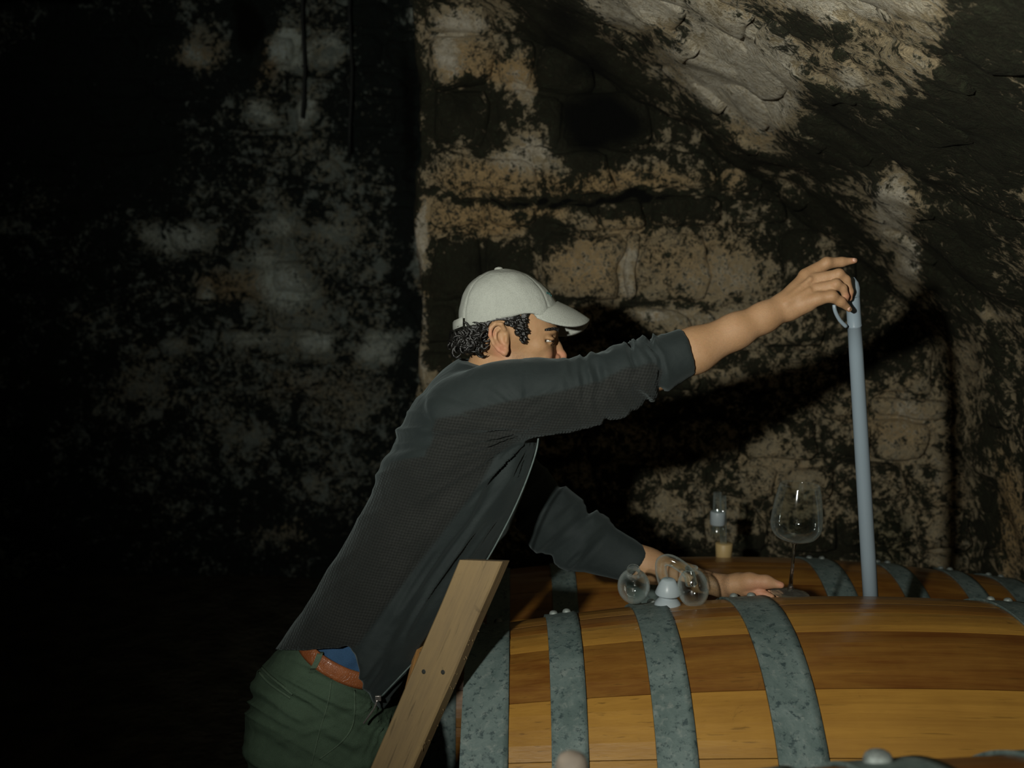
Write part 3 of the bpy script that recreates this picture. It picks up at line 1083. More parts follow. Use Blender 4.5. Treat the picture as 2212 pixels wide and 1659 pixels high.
# ------------------------------------------------------------------ ladder
YR = 1.79
lad = empty('ladder', P(760, 1900, YR), 'weathered wooden ladder rail leaning on the barrel in front of the man', 'ladder')
A_, B_ = P(1046, 1210, YR), P(854, 1659, YR)
ax = (B_ - A_).normalized()
tdown = (A_.z - 0.0) / -ax.z
yaw = math.radians(31)
wdir0 = Vector((-ax.z, 0, ax.x)).normalized()
if wdir0.x < 0: wdir0 = -wdir0
Rm = Matrix.Rotation(yaw, 3, ax)
wdir = Rm @ wdir0
ndir = ax.cross(wdir).normalized()
if ndir.y > 0: ndir = -ndir      # broad face towards the camera


FR = Matrix.Translation(A_) @ Matrix((ax, wdir, ax.cross(wdir))).transposed().to_4x4()
FR_I = FR.inverted()
CUT_N = Vector((1, 0, 0)).cross(A_ - Vector((A_.x, 0, CAM_Z - .13)))


def rail(y_off, name, splinter):
    w, th = .082, .032
    rng = random.Random(2)
    rings = []
    N = 60
    for i in range(N + 1):
        t = tdown * i / N
        c = A_ + ax * t + Vector((0, y_off, 0))
        lo = -w / 2; hi = w / 2
        sk = Vector((0, 0, 0))
        if i == 0:
            cut = 0
        r = []
        nb = lambda a: (vnoise(np.array([[t * 9, a, 0.3]]), 5)[0]) * .0016
        b = .003
        for (u, v) in ((lo, -th / 2 + b), (lo + b, -th / 2), (hi - b, -th / 2), (hi, -th / 2 + b), (hi, th / 2 - b), (hi - b, th / 2), (lo + b, th / 2), (lo, th / 2 - b)):
            # the top is sawn level
            shift = 0.0
            p = c + wdir * (u + nb(u * 30 + v)) - ndir * v
            if i == 0:
                p = p - ax * ((p - A_ - Vector((0, y_off, 0))).dot(CUT_N) / ax.dot(CUT_N))
            r.append(p)
        rings.append(r)
    o = MB().loft([[FR_I @ p for p in r] for r in rings]).build(name, M['plank'], lad, False)
    o.matrix_basis = FR
    o['tone'] = .55; o['seed'] = 3.3
    return o


r1 = rail(0, 'rail', True)
r2 = rail(.62, 'rail', False)
# splinters along the sawn edge
mb = MB()
rng = random.Random(4)
for i in range(46):
    t = rng.uniform(.12, .62)
    p = A_ + ax * t + wdir * (.082 / 2 - .001) - ndir * rng.uniform(-.013, .013)
    d = (wdir * rng.uniform(.3, 1) + ax * rng.uniform(-.2, 1.2) + ndir * rng.uniform(-.3, .3)).normalized()
    l = rng.uniform(.002, .008)
    mb.tube([p, p + d * l * .6, p + d * l], [.0011, .0008, .0002], 4)
o = mb.build('splinters', M['plank'], lad); o['kind'] = 'stuff'; o['tone'] = .6; o['seed'] = 1.0
# rungs
for k, t in enumerate((.265, .60, .93)):
    c = A_ + ax * t
    e = P(893, 1443, YR + .03) if k == 0 else c
    M3 = Matrix((wdir0, Vector((0, 1, 0)), Vector((-ax)))).transposed()
    cc = A_ + ax * (.285 if k == 0 else t) - wdir0 * .012 + Vector((0, .33, 0))
    o = MB().box(cc, (.058, .61, .03), M3).build('rung', M['fresh_wood'], lad, False, .002); o['tone'] = .5; o['seed'] = float(k)
for x, y in ((919, 1450), (974, 1447)):
    s = P(x, y, YR - .0)
    # put the head on the face of the rail
    dn = (s - A_)
    s = s - ndir * (dn.dot(ndir) - .0155)
    o = MB().lathe([(.0045, -.004), (.0045, .0005), (.003, .0012), (.0003, .0006)], s, ndir, 12).build('nail', M['black_iron'], lad)

# ------------------------------------------------------------------ person
YH = 2.08
man = empty('person', P(700, 2226, 2.08), 'man in light cap and dark jacket leaning over the barrels with one arm outstretched', 'person')

px2 = lambda x, y, Y, r: r * mpp(x, y, Y)


def C(vx, pts, k=.006, flat=1.0, op='add'):
    """chain of pixel joints (x, y, Y, radius in pixels)"""
    vx.chain([P(x, y, Y) for x, y, Y, r in pts], [px2(x, y, Y, r) for x, y, Y, r in pts], k, op, flat)


def E(vx, x, y, Y, rx, ry, hw, rot=0, yaw=0.0, k=.012, op='add'):
    m = mpp(x, y, Y)
    vx.ell(P(x, y, Y), (rx * m, hw, ry * m), math.radians(rot), yaw, k, op)


body = Vox((-.22, 1.84, .98), (.80, 2.38, 1.92), .0026)
# torso core and upper arms, inside the clothes
E(body, 1000, 930, 2.08, 90, 110, .12, -58, k=.02)
C(body, [(1000, 860, 1.97, 45), (1180, 860, 1.94, 48), (1350, 815, 1.935, 46), (1420, 790, 1.94, 48)], .02)
C(body, [(1040, 930, 2.2, 40), (1130, 1055, 2.28, 38), (1195, 1125, 2.29, 35)], .02)
# neck
C(body, [(1030, 870, 2.09, 56), (1070, 778, 2.085, 52)], .02)
# head
E(body, 1090, 695, YH, 94, 90, .074, 12, k=.0)
E(body, 1146, 712, YH + .006, 58, 66, .063, 0, k=.02)
E(body, 1140, 775, YH + .008, 60, 60, .058, -15, k=.02)
C(body, [(1100, 790, YH - .035, 22), (1170, 850, YH + .0, 24)], .03)
C(body, [(1100, 790, YH + .05, 22), (1170, 850, YH + .03, 24)], .03)
E(body, 1172, 855, YH + .015, 26, 22, .026, 0, k=.02)
E(body, 1176, 806, YH + .014, 30, 30, .036, 0, k=.02)        # muzzle
E(body, 1203, 800, YH + .016, 9, 6, .022, 0, k=.006)         # upper lip
E(body, 1201, 815, YH + .016, 9, 7, .02, 0, k=.006)
E(body, 1164, 748, YH - .034, 22, 17, .022, 0, k=.018)       # cheek bone
E(body, 1180, 714, YH - .026, 22, 7, .020, -8, k=.012)       # brow ridge
E(body, 1192, 713, YH + .018, 12, 8, .034, -8, k=.012)
E(body, 1188, 734, YH - .036, 13, 9, .016, 0, k=.008, op='cut')   # eye socket
C(body, [(1193, 722, YH + .018, 8), (1203, 748, YH + .020, 8.5), (1213, 766, YH + .021, 10)], .010)   # nose
E(body, 1214, 769, YH + .021, 11, 9, .011, -30, k=.006)
E(body, 1200, 772, YH + .006, 10, 7.5, .008, 0, k=.005)
E(body, 1178, 765, YH - .028, 14, 16, .016, 30, k=.012)      # cheek beside the nose
# lids
E(body, 1184, 729.5, YH - .0375, 15, 5, .011, -12, k=.004)
E(body, 1182, 742, YH - .0365, 13, 3, .008, 8, k=.005)
# ear
EY = YH - .078
m0 = mpp(1080, 725, EY)
E(body, 1079, 728, EY + .002, 21, 35, .007, 16, k=.008)
E(body, 1082, 728, EY - .008, 12, 22, .008, 16, k=.003, op='cut')
C(body, [(1090, 712, EY - .003, 4.5), (1083, 700, EY - .007, 4.8), (1070, 699, EY - .009, 5), (1060, 709, EY - .010, 5), (1059, 724, EY - .009, 4.8), (1066, 742, EY - .007, 4.6), (1078, 756, EY - .004, 5), (1090, 763, EY - .002, 6.5), (1094, 757, EY, 6)], .003)
C(body, [(1080, 710, EY - .003, 3.4), (1071, 718, EY - .006, 3.4), (1071, 732, EY - .006, 3.2), (1078, 745, EY - .004, 3.4), (1087, 748, EY - .003, 3.4)], .002)
C(body, [(1094, 728, EY - .002, 4.5), (1093, 738, EY - .003, 4)], .003)
# right forearm
C(body, [(1400, 796, 1.94, 50), (1500, 757, 1.95, 47), (1590, 715, 1.958, 36), (1650, 686, 1.965, 30), (1700, 660, 1.975, 29)], .02, .88)
# right hand
C(body, [(1696, 662, 1.975, 30), (1728, 640, 1.98, 31), (1752, 620, 1.982, 26)], .012, .75)
C(body, [(1712, 640, 1.985, 18), (1742, 602, 1.99, 20)], .012, .8)
C(body, [(1710, 668, 1.965, 22), (1745, 654, 1.958, 20)], .012, .9)
C(body, [(1742, 596, 1.992, 17), (1786, 569, 1.996, 13), (1818, 566, 1.996, 10.5), (1846, 563, 1.994, 6.5)], .005)
C(body, [(1752, 606, 1.978, 15), (1812, 593, 1.966, 12), (1828, 604, 1.964, 9.5), (1836, 630, 1.968, 8), (1835, 645, 1.972, 6.5)], .003)
C(body, [(1750, 628, 1.966, 14), (1806, 615, 1.952, 11.5), (1821, 622, 1.950, 9), (1827, 640, 1.954, 7.5), (1826, 650, 1.957, 6)], .003)
C(body, [(1735, 655, 1.960, 21), (1768, 645, 1.948, 14.5), (1796, 640, 1.942, 12.5), (1816, 652, 1.944, 10.5), (1835, 668, 1.952, 6.5)], .005)
C(body, [(1748, 612, 2.0, 14), (1800, 606, 2.024, 10.5), (1832, 618, 2.030, 8.5), (1845, 640, 2.026, 7)], .004)
# knuckle swellings and tendons
for x, y, Y in ((1786, 567, 1.99), (1812, 592, 1.962), (1806, 614, 1.948), (1798, 640, 1.940)):
    E(body, x, y, Y, 11, 11, .0105, 0, k=.006)
C(body, [(1700, 645, 1.956, 4), (1750, 603, 1.964, 5)], .008)
C(body, [(1698, 655, 1.952, 4), (1748, 626, 1.953, 5)], .008)
# left forearm and hand
C(body, [(1200, 1125, 2.29, 36), (1300, 1175, 2.285, 36), (1400, 1222, 2.27, 35), (1480, 1248, 2.25, 28), (1562, 1266, 2.225, 23)], .02, .95)
C(body, [(1560, 1266, 2.225, 23), (1600, 1264, 2.205, 25), (1622, 1263, 2.195, 21)], .012, .9)
C(body, [(1582, 1263, 2.197, 20), (1620, 1256, 2.178, 17), (1655, 1257, 2.162, 12.5), (1687, 1264, 2.150, 7.5)], .014)
C(body, [(1612, 1274, 2.185, 13), (1640, 1281, 2.165, 10), (1656, 1286, 2.155, 8.5), (1667, 1289, 2.150, 6.5)], .004)
C(body, [(1618, 1272, 2.205, 13), (1652, 1278, 2.19, 10), (1672, 1284, 2.18, 8.5), (1684, 1287, 2.172, 6.5)], .004)
C(body, [(1618, 1268, 2.225, 12), (1652, 1273, 2.215, 9.5), (1676, 1279, 2.205, 8), (1686, 1283, 2.198, 6.5)], .004)
C(body, [(1610, 1268, 2.24, 11), (1640, 1272, 2.238, 8.5), (1660, 1278, 2.23, 7.5), (1668, 1282, 2.225, 6)], .004)
BV, BQ = body.mesh()
BQ = outward(BV, BQ)
BV = smooth_np(BV, BQ, 2, .4)
bpx, bpy_ = proj(BV)
head_m = (bpx < 1250) & (bpy_ < 900)
stub = np.where(head_m, sstep(12, -25, poly_sd(bpx, bpy_, [(1108, 752), (1150, 765), (1190, 782), (1230, 785), (1230, 900), (1060, 900), (1085, 775)])), 0) * .7
armhair = np.where(bpx > 1400, .22, 0) + np.where((bpx > 1500) & (bpx < 1575) & (bpy_ > 1200), .5, 0)
red = np.zeros(len(BV))
for x, y, r in ((1216, 768, 14), (1080, 755, 18), (1060, 720, 10), (1690, 1260, 14), (1640, 1285, 30), (1834, 640, 10), (1846, 562, 8), (1200, 768, 14)):
    red = np.maximum(red, np.exp(-((bpx - x) ** 2 + (bpy_ - y) ** 2) / r ** 2))
body_o = np_obj('body', BV, BQ, M['skin'], man, dict(stubble=stub + armhair, red=red))


def bvh_of(o):
    return BVHTree.FromPolygons([tuple(v.co) for v in o.data.vertices], [tuple(p.vertices) for p in o.data.polygons])


CAMP = Vector((0, 0, CAM_Z))


def hit(bvh, x, y, off=0.0):
    d = (P(x, y, 1.0) - CAMP).normalized()
    l, n, i, t = bvh.ray_cast(CAMP, d, 20)
    if l is None: return None, None
    if n.dot(d) > 0: n = -n
    return l + n * off, n


bb = bvh_of(body_o)
# eye, brows, nails
ep = P(1185, 736, YH - .0275)
ey = MB().lathe([(.0115 * math.sin(a), -.0115 * math.cos(a)) for a in np.linspace(0.02, math.pi - .02, 14)], ep, (1, -.5, 0), 20).build('eye', M['eye_white'], man)
d_ = Vector((.78, -.60, -.12)).normalized()
o = MB().lathe([(.0001, .0121), (.003, .0118), (.0052, .0109), (.0054, .010)], ep, d_, 16).build('iris', M['iris'], ey)
mb = MB()
rng = random.Random(9)
for i in range(120):
    t = rng.random()
    x = 1176 + 28 * t; y = 713 - 4 * math.sin(t * 2.4) + rng.uniform(-2.6, 2.6) + 3 * t
    l, n = hit(bb, x, y, .0008)
    if l is None: continue
    l2 = l + Vector((.004 + .003 * rng.random(), -.0005, rng.uniform(-.001, .0016)))
    mb.tube([l, (l + l2) / 2 + n * .0012, l2], [.0007, .0006, .0002], 4)
mb.build('eyebrow', M['hair'], man)
for x0, y0, r in ((1846, 561, 6), (1835, 667, 5)):
    l, n = hit(bb, x0, y0)
    if l is not None:
        MB().lathe([(.0001, .0006), (.0035, .0004), (.0042, -.001)], l, n, 12).build('fingernail', M['nail'], man)

# hair below the cap
HAIR = [(966, 719), (1001, 707), (1048, 694), (1085, 684), (1121, 676), (1147, 673), (1146, 700), (1138, 728), (1128, 742), (1120, 728), (1112, 708), (1098, 694), (1072, 692), (1057, 703), (1052, 722), (1044, 738), (1050, 752), (1040, 758), (1032, 764), (1012, 776), (985, 780), (972, 760)]
hv = Vox((-.18, 1.95, 1.60), (.08, 2.22, 1.84), .003)
E(hv, 1084, 698, YH, 106, 93, .0775, 14, k=0)
E(hv, 1016, 735, YH, 40, 42, .066, 0, k=.02)
E(hv, 1010, 745, YH, 36, 36, .06, 0, k=.02)
hv.carve(HAIR, keep=True)
HV, HQ = hv.mesh(); HQ = outward(HV, HQ)
HN = normals_np(HV, HQ)
HV = HV + HN * (fbm(HV * 110, 3, 8) * .0035)[:, None]
hair_o = np_obj('hair', HV, HQ, M['hair'], man)
hb = bvh_of(hair_o)
mb = MB()
rng = random.Random(12)
HIN = [(978, 738), (1000, 721), (1050, 706), (1080, 695), (1140, 684), (1134, 726), (1126, 734), (1110, 704), (1090, 692), (1062, 698), (1048, 735), (1030, 758), (1000, 772), (982, 768)]
made = 0
while made < 240:
    x, y = rng.uniform(972, 1146), rng.uniform(670, 782)
    if poly_sd([x], [y], HIN)[0] > 2: continue
    made += 1
    l, n = hit(hb, x, y, .001)
    if l is None: continue
    back = x < 1065
    a0 = rng.uniform(0, 6.28)
    R0 = rng.uniform(.007, .013) if back else rng.uniform(.007, .013)
    turn = rng.uniform(2.0, 4.0) if back else rng.uniform(.9, 1.8)
    t1 = n.orthogonal().normalized(); t2 = n.cross(t1)
    if not back:
        dd = Vector((.35, 0, -1)); dd = (dd - n * dd.dot(n)).normalized()
        t1 = dd; t2 = n.cross(dd); a0 = rng.uniform(-.6, .2) - math.pi / 2
    pts = []
    for k in range(8):
        a = a0 + turn * k / 7
        pts.append(l + (t1 * (math.cos(a) - math.cos(a0)) + t2 * (math.sin(a) - math.sin(a0))) * R0 + n * (.0008 + .0016 * math.sin(k / 7 * 3.1)))
    mb.tube(pts, [.0014, .0024, .0029, .0029, .0027, .0022, .0015, .0004], 6)
cu = mb.build('curls', M['hair'], hair_o); cu['kind'] = 'stuff'

# cap
cv = Vox((-.16, 1.94, 1.64), (.14, 2.24, 1.92), .0026)
CAPR = [(998, 735, 1206, 712, YH + .004, .078), (991, 700, 1210, 690, YH + .004, .083), (990, 676, 1207, 662, YH + .004, .084), (995, 650, 1196, 642, YH + .004, .082), (1005, 626, 1183, 624, YH + .004, .077), (1024, 604, 1160, 604, YH + .004, .064), (1048, 589, 1134, 589, YH + .004, .045), (1076, 581, 1106, 581, YH + .004, .014)]
cv.rings(loft_rows(CAPR, 6, 2.25, 64), 0)
cv.carve([(985, 717), (1001, 711), (1048, 698), (1085, 688), (1121, 680), (1148, 677), (1164, 682), (1193, 693), (1240, 708), (1240, 790), (960, 790)])
CV, CQ = cv.mesh(); CQ = outward(CV, CQ)
CV = smooth_np(CV, CQ, 4, .5)
cx_, cy_ = proj(CV)
CN = normals_np(CV, CQ)
# seams between the panels and soft dents
ctop = P(1090, 640, YH)
az = np.arctan2(CV[:, 1] - ctop.y, CV[:, 0] - ctop.x)
seam = np.minimum.reduce([np.abs(np.angle(np.exp(1j * (az - math.radians(d))))) for d in (-150, -100, -30, 30, 100, 150)])
CV = CV + CN * (-.0016 * np.exp(-(seam / .035) ** 2) + .0016 * fbm(CV * 26, 3, 4))[:, None]
capo = np_obj('cap', CV, CQ, M['cap'], man); capo['label'] = 'light grey cotton baseball cap'
# brim
mb = MB()
na_, nb_ = 26, 10
top, bot = [], []
for i in range(na_ + 1):
    a = math.radians(-88 + 176 * i / na_)
    ca, sa = math.cos(a), math.sin(a)
    far = max(0, sa)
    ix, iy = 1148 + 56 * ca ** .8, 677 - 25 * ca ** 1.3 + 22 * far ** 1.5
    ox, oy = 1150 + 124 * max(ca, 0) ** .75, 677 + 13 * ca + 33 * abs(sa) ** 1.3 * ca ** .4 + 26 * far ** 1.2
    for j in range(nb_ + 1):
        t = j / nb_
        Yv = YH + .012 + sa * (.076 + .006 * t)
        x = ix + (ox - ix) * t; y = iy + (oy - iy) * t - 3 * math.sin(math.pi * t) * ca
        p = P(x, y, Yv)
        top.append(p + Vector((0, 0, .0016))); bot.append(p - Vector((0, 0, .0016)))
n = len(top)
fs = []
w = nb_ + 1
for i in range(na_):
    for j in range(nb_):
        q = (i * w + j, (i + 1) * w + j, (i + 1) * w + j + 1, i * w + j + 1)
        fs.append(q); fs.append(tuple(n + k for k in reversed(q)))
edge = [(i * w + nb_) for i in range(na_ + 1)]
for a, b in zip(edge[:-1], edge[1:]): fs.append((a, b, n + b, n + a))
edge = [i * w for i in range(na_ + 1)]
for a, b in zip(edge[:-1], edge[1:]): fs.append((b, a, n + a, n + b))
for i in (0, na_):
    for j in range(nb_): fs.append((i * w + j, i * w + j + 1, n + i * w + j + 1, n + i * w + j))
mb.add(top + bot, fs).build('brim', M['cap'], capo)
bt = P(1077, 581, YH + .004)
MB().lathe([(.009, -.002), (.009, .001), (.006, .0035), (.0003, .0045)], bt, (-.1, 0, 1), 16).build('cap_button', M['cap'], capo)
pts = [P(x, y, Y) for x, y, Y in ((1000, 695, 2.015), (984, 702, 2.05), (981, 706, 2.085), (984, 704, 2.12), (1000, 697, 2.155))]
mb = MB()
mb.loft([[p + Vector((0, 0, -.009)), p + Vector((-.003, 0, -.009)), p + Vector((-.003, 0, .009)), p + Vector((0, 0, .009))] for p in pts])
mb.build('cap_strap', M['cap'], capo)
cb = bvh_of(capo)
mb = MB()
for x, y, h in ((1181, 633, 5), (1184, 634, 4), (1187, 636, 6), (1190, 639, 4)):
    l, n = hit(cb, x, y, .0006)
    if l is not None: mb.box(l, (.0022, .004, h * .0009))
mb.build('embroidery', M['cap_dark'], capo, False)['label'] = 'small dark green stitched lettering'

# jacket -----------------------------------------------------------
jv = Vox((-.60, 1.78, .80), (.46, 2.42, 1.78), .0042)
TORSO = [(530, 1500, 760, 1640, 2.08, .165), (578, 1425, 824, 1524, 2.08, .172), (624, 1362, 900, 1425, 2.08, .175), (686, 1273, 985, 1305, 2.08, .175), (750, 1167, 1055, 1208, 2.08, .176), (808, 1058, 1108, 1102, 2.08, .18), (850, 960, 1150, 1000, 2.08, .19),
         (890, 880, 1165, 930, 2.08, .195), (938, 818, 1125, 860, 2.08, .165), (975, 786, 1078, 812, 2.085, .092), (990, 776, 1062, 790, 2.085, .07)]
jv.rings(loft_rows(TORSO, 6, 2.3), 0)
SLV_R = [(930, 850, 1000, 965, 1.97, .07), (1010, 800, 1080, 955, 1.945, .078), (1090, 776, 1140, 948, 1.935, .078), (1170, 774, 1205, 938, 1.93, .072), (1260, 774, 1296, 908, 1.93, .064), (1340, 752, 1374, 878, 1.932, .060), (1404, 730, 1438, 846, 1.938, .055), (1472, 709, 1502, 808, 1.945, .051)]
jv.rings(loft_rows(SLV_R, 6, 2.1), .03)
SLV_L = [(1075, 880, 1000, 975, 2.19, .065), (1130, 950, 1050, 1030, 2.25, .066), (1180, 1020, 1100, 1095, 2.285, .064), (1226, 1066, 1146, 1168, 2.292, .06), (1285, 1110, 1200, 1210, 2.29, .056), (1338, 1146, 1270, 1236, 2.285, .051), (1400, 1186, 1338, 1252, 2.27, .046)]
jv.rings(loft_rows(SLV_L, 6, 2.1), .02)
# hem: short at the side, the front panel hangs lower
HEM = [(520, 1404), (640, 1403), (735, 1400), (748, 1392), (760, 1398), (768, 1412), (780, 1448), (796, 1490), (806, 1512), (822, 1516), (900, 1700), (500, 1700)]
jv.carve(HEM)
# the opening in front, behind the near panel
jv.carve([(1190, 935), (1150, 985), (1085, 1150), (1010, 1270), (930, 1385), (835, 1500), (900, 1620), (1150, 1500), (1300, 1000)], ymin=1.9, ymax=2.20)
JV, JQ = jv.mesh(); JQ = outward(JV, JQ)
JV = smooth_np(JV, JQ, 3, .5)
jx, jy = proj(JV)
JN = normals_np(JV, JQ)


def seg_param(x, y, ax, ay, bx, by):
    ex, ey = bx - ax, by - ay
    L = math.hypot(ex, ey)
    s = ((x - ax) * ex + (y - ay) * ey) / L
    u = (-(x - ax) * ey + (y - ay) * ex) / L
    return s, u


def ridge(n, sharp=1.6):
    return 1 - np.abs(n) ** (1 / sharp) * 2


# sleeve gathers
disp = np.zeros(len(JV))
near = JV[:, 1] < 2.06
onR = near & (jx > 1130) & (poly_sd(jx, jy, [(1130, 740), (1480, 680), (1540, 820), (1400, 900), (1200, 960), (1130, 960)]) < 0)
s, u = seg_param(jx, jy, 1130, 860, 1490, 757)
dep = (JV[:, 1] - 1.93) * 900
n1 = vnoise(np.stack([s / 17 + u * .006 + dep * .01 + 1.2 * vnoise(np.stack([s / 60, u / 45, dep / 60], -1), 3), u / 80, dep / 90], -1), 31)
n2 = vnoise(np.stack([s / 11 - u * .010, u / 50, dep / 60], -1), 33)
mR = sstep(60, 190, s) * sstep(335, 292, s)
disp += np.where(onR, mR * (ridge(n1, 1.0) * .0125 + n2 * .003), 0)
# upper sleeve: long soft drag lines towards the armpit
n3 = vnoise(np.stack([(u + .25 * s) / 26, s / 140, dep / 60], -1), 35)
disp += np.where(onR, (1 - mR) * sstep(330, 280, s) * ridge(n3, 1.3) * .0035, 0)
# left sleeve gathers
onL = (JV[:, 1] > 2.2) & (jx > 1120) & (jy > 980)
s2, u2 = seg_param(jx, jy, 1150, 1060, 1370, 1222)
n4 = vnoise(np.stack([s2 / 17 + u2 * .012, u2 / 70, (JV[:, 1] - 2.28) * 8], -1), 41)
disp += np.where(onL, sstep(-40, 40, s2) * sstep(200, 150, s2) * ridge(n4, 1.0) * .017, 0)
# torso: folds fanning from the armpit down to the hem
ang = np.arctan2(jy - 925, jx - 1175)
rad = np.hypot(jx - 1175, jy - 925)
onT = ~onR & ~onL & near
n5 = vnoise(np.stack([ang * 7.5 + rad * .0006, rad / 420, np.zeros_like(ang)], -1), 51)
n6 = vnoise(np.stack([ang * 17, rad / 260, np.zeros_like(ang) + 4], -1), 53)
fan = sstep(35, 130, rad) * np.exp(-rad / 620) * sstep(-60, 40, jy - 880)
disp += np.where(onT, fan * (ridge(n5, 1.0) * .0150 + ridge(n6, 1.0) * .0060), 0)
# hanging front panel: long vertical drapes
s3, u3 = seg_param(jx, jy, 1150, 960, 800, 1500)
n7 = vnoise(np.stack([u3 / 24, s3 / 340, np.zeros_like(u3)], -1), 61)
pan = np.where(onT, sstep(-95, -60, -np.abs(u3)) * sstep(20, 120, s3), 0)
disp += pan * ridge(n7, 1.1) * .0075
disp += fbm(JV * 14, 3, 70) * .0022
# crisp cuff ends and hem lines
JV = JV + JN * np.clip(disp, -.018, .011)[:, None]
JV = smooth_np(JV, JQ, 1, .3)
KNIT_T = [(850, 1000), (925, 985), (948, 905), (1000, 895), (1060, 905), (1165, 932), (1075, 985), (905, 1215), (775, 1390), (735, 1420), (560, 1430), (700, 1230)]
KNIT_S = [(1000, 890), (1090, 868), (1200, 848), (1300, 822), (1345, 800), (1410, 785), (1432, 800), (1425, 860), (1370, 890), (1300, 925), (1170, 955), (1040, 915)]
kn = np.maximum(sstep(4, -4, poly_sd(jx, jy, KNIT_T)), sstep(4, -4, poly_sd(jx, jy, KNIT_S)))
jacket = np_obj('jacket', JV, JQ, M['jacket'], man, dict(knit=kn)); jacket['label'] = 'dark zipped jacket with waffle textured sides and bunched sleeves'
jb = bvh_of(jacket)


def surf_tube(bvh, pts, r, off=0.0, n=10):
    out = []
    for x, y in catmull(pts, n):
        l, nn = hit(bvh, x, y, off)
        if l is not None: out.append(l)
    return out


zp = [P(x, y, Y) for x, y, Y in ((1164, 938, 1.935), (1158, 975, 1.925), (1140, 1030, 1.925), (1114, 1092, 1.925), (1084, 1152, 1.925), (1050, 1212, 1.925), (1000, 1282, 1.93), (950, 1352, 1.93), (900, 1422, 1.925), (860, 1466, 1.92), (824, 1504, 1.92))]
zs = [Vector(p) for p in catmull([tuple(p) for p in zp], 6)]
mb = MB()
mb.tube(zs, .0019, 6)
mb.build('zip_tape', M['zip'], jacket)['label'] = 'pale grey zip edge of the open front'
zq = P(817, 1508, 1.915)
mb = MB(); mb.box(zq, (.012, .006, .011)); mb.tube([zq + Vector((-.002, -.002, -.004)), zq + Vector((-.008, -.004, -.020)), zq + Vector((-.030, -.004, -.052))], .0022, 6)
mb.build('zip_pull', M['steel'], jacket, False, .001)

# trousers ----------------------------------------------------------
tv = Vox((-.66, 1.84, -.02), (-.06, 2.32, 1.14), .005)
HIPS = [(658, 1330, 842, 1428, 2.08, .145), (604, 1400, 850, 1490, 2.08, .155), (560, 1452, 866, 1540, 2.08, .165), (540, 1520, 876, 1600, 2.08, .172), (537, 1590, 880, 1650, 2.08, .172), (552, 1650, 870, 1700, 2.08, .16)]
tv.rings(loft_rows(HIPS, 6, 2.3), 0)
LEGR = [(552, 1600, 800, 1640, 1.995, .085), (556, 1680, 800, 1710, 1.995, .09), (590, 1830, 800, 1840, 2.0, .08), (640, 2000, 790, 2000, 2.0, .066), (650, 2120, 780, 2120, 2.0, .058), (650, 2215, 780, 2215, 2.0, .058)]
LEGL = [(640, 1600, 880, 1640, 2.165, .085), (640, 1660, 880, 1690, 2.165, .09), (690, 1790, 890, 1800, 2.18, .08), (720, 1930, 870, 1930, 2.18, .066), (735, 2040, 865, 2040, 2.18, .058), (735, 2105, 865, 2105, 2.18, .058)]
tv.rings(loft_rows(LEGR, 5, 2.1), .03)
tv.rings(loft_rows(LEGL, 5, 2.1), .03)
TV, TQ = tv.mesh(); TQ = outward(TV, TQ)
TV = smooth_np(TV, TQ, 3, .5)
tx, ty = proj(TV)
TN = normals_np(TV, TQ)
s4, u4 = seg_param(tx, ty, 560, 1440, 860, 1640)
d1 = vnoise(np.stack([u4 / 22 + s4 * .003, s4 / 120, TV[:, 1] * 3], -1), 81)
ang2 = np.arctan2(ty - 1520, tx - 850); rad2 = np.hypot(tx - 850, ty - 1520)
d2 = vnoise(np.stack([ang2 * 9, rad2 / 180, TV[:, 1] * 2], -1), 83)
dsp = ridge(d1, 1.1) * .007 * sstep(1430, 1480, ty) + ridge(d2, 1.2) * .008 * np.exp(-rad2 / 220) * sstep(10, 60, rad2) + fbm(TV * 16, 3, 85) * .0025
TV = TV + TN * dsp[:, None]
trous = np_obj('trousers', TV, TQ, M['trousers'], man); trous['label'] = 'dark green cotton trousers'
tb = bvh_of(trous)
# seams, pocket welts, belt loops
for nm, pts in (('side_seam', [(716, 1470), (708, 1520), (690, 1580), (672, 1655)]), ('pocket_seam', [(766, 1492), (766, 1540), (758, 1575), (735, 1605), (690, 1640)]), ('pocket_welt', [(563, 1440), (585, 1462), (610, 1482), (632, 1500)]), ('pocket_welt', [(560, 1452), (580, 1474), (604, 1492), (628, 1508)])):
    p = surf_tube(tb, pts, .001, .0004)
    if len(p) > 3: MB().tube(p, .0018 if nm != 'pocket_welt' else .003, 6).build(nm, M['seam'], trous)
# shirt
sv = Vox((-.48, 1.88, .86), (-.1, 2.28, 1.24), .005)
sv.rings(loft_rows([(652, 1356, 836, 1450, 2.08, .142), (680, 1320, 860, 1400, 2.08, .142), (720, 1260, 900, 1330, 2.08, .14)], 6, 2.3), 0)
SV, SQ = sv.mesh(); SQ = outward(SV, SQ); SV = smooth_np(SV, SQ, 2, .5)
SV = SV + normals_np(SV, SQ) * (fbm(SV * 22, 3, 90) * .004)[:, None]
shirt = np_obj('shirt', SV, SQ, M['shirt'], man); shirt['label'] = 'blue shirt tail above the belt'
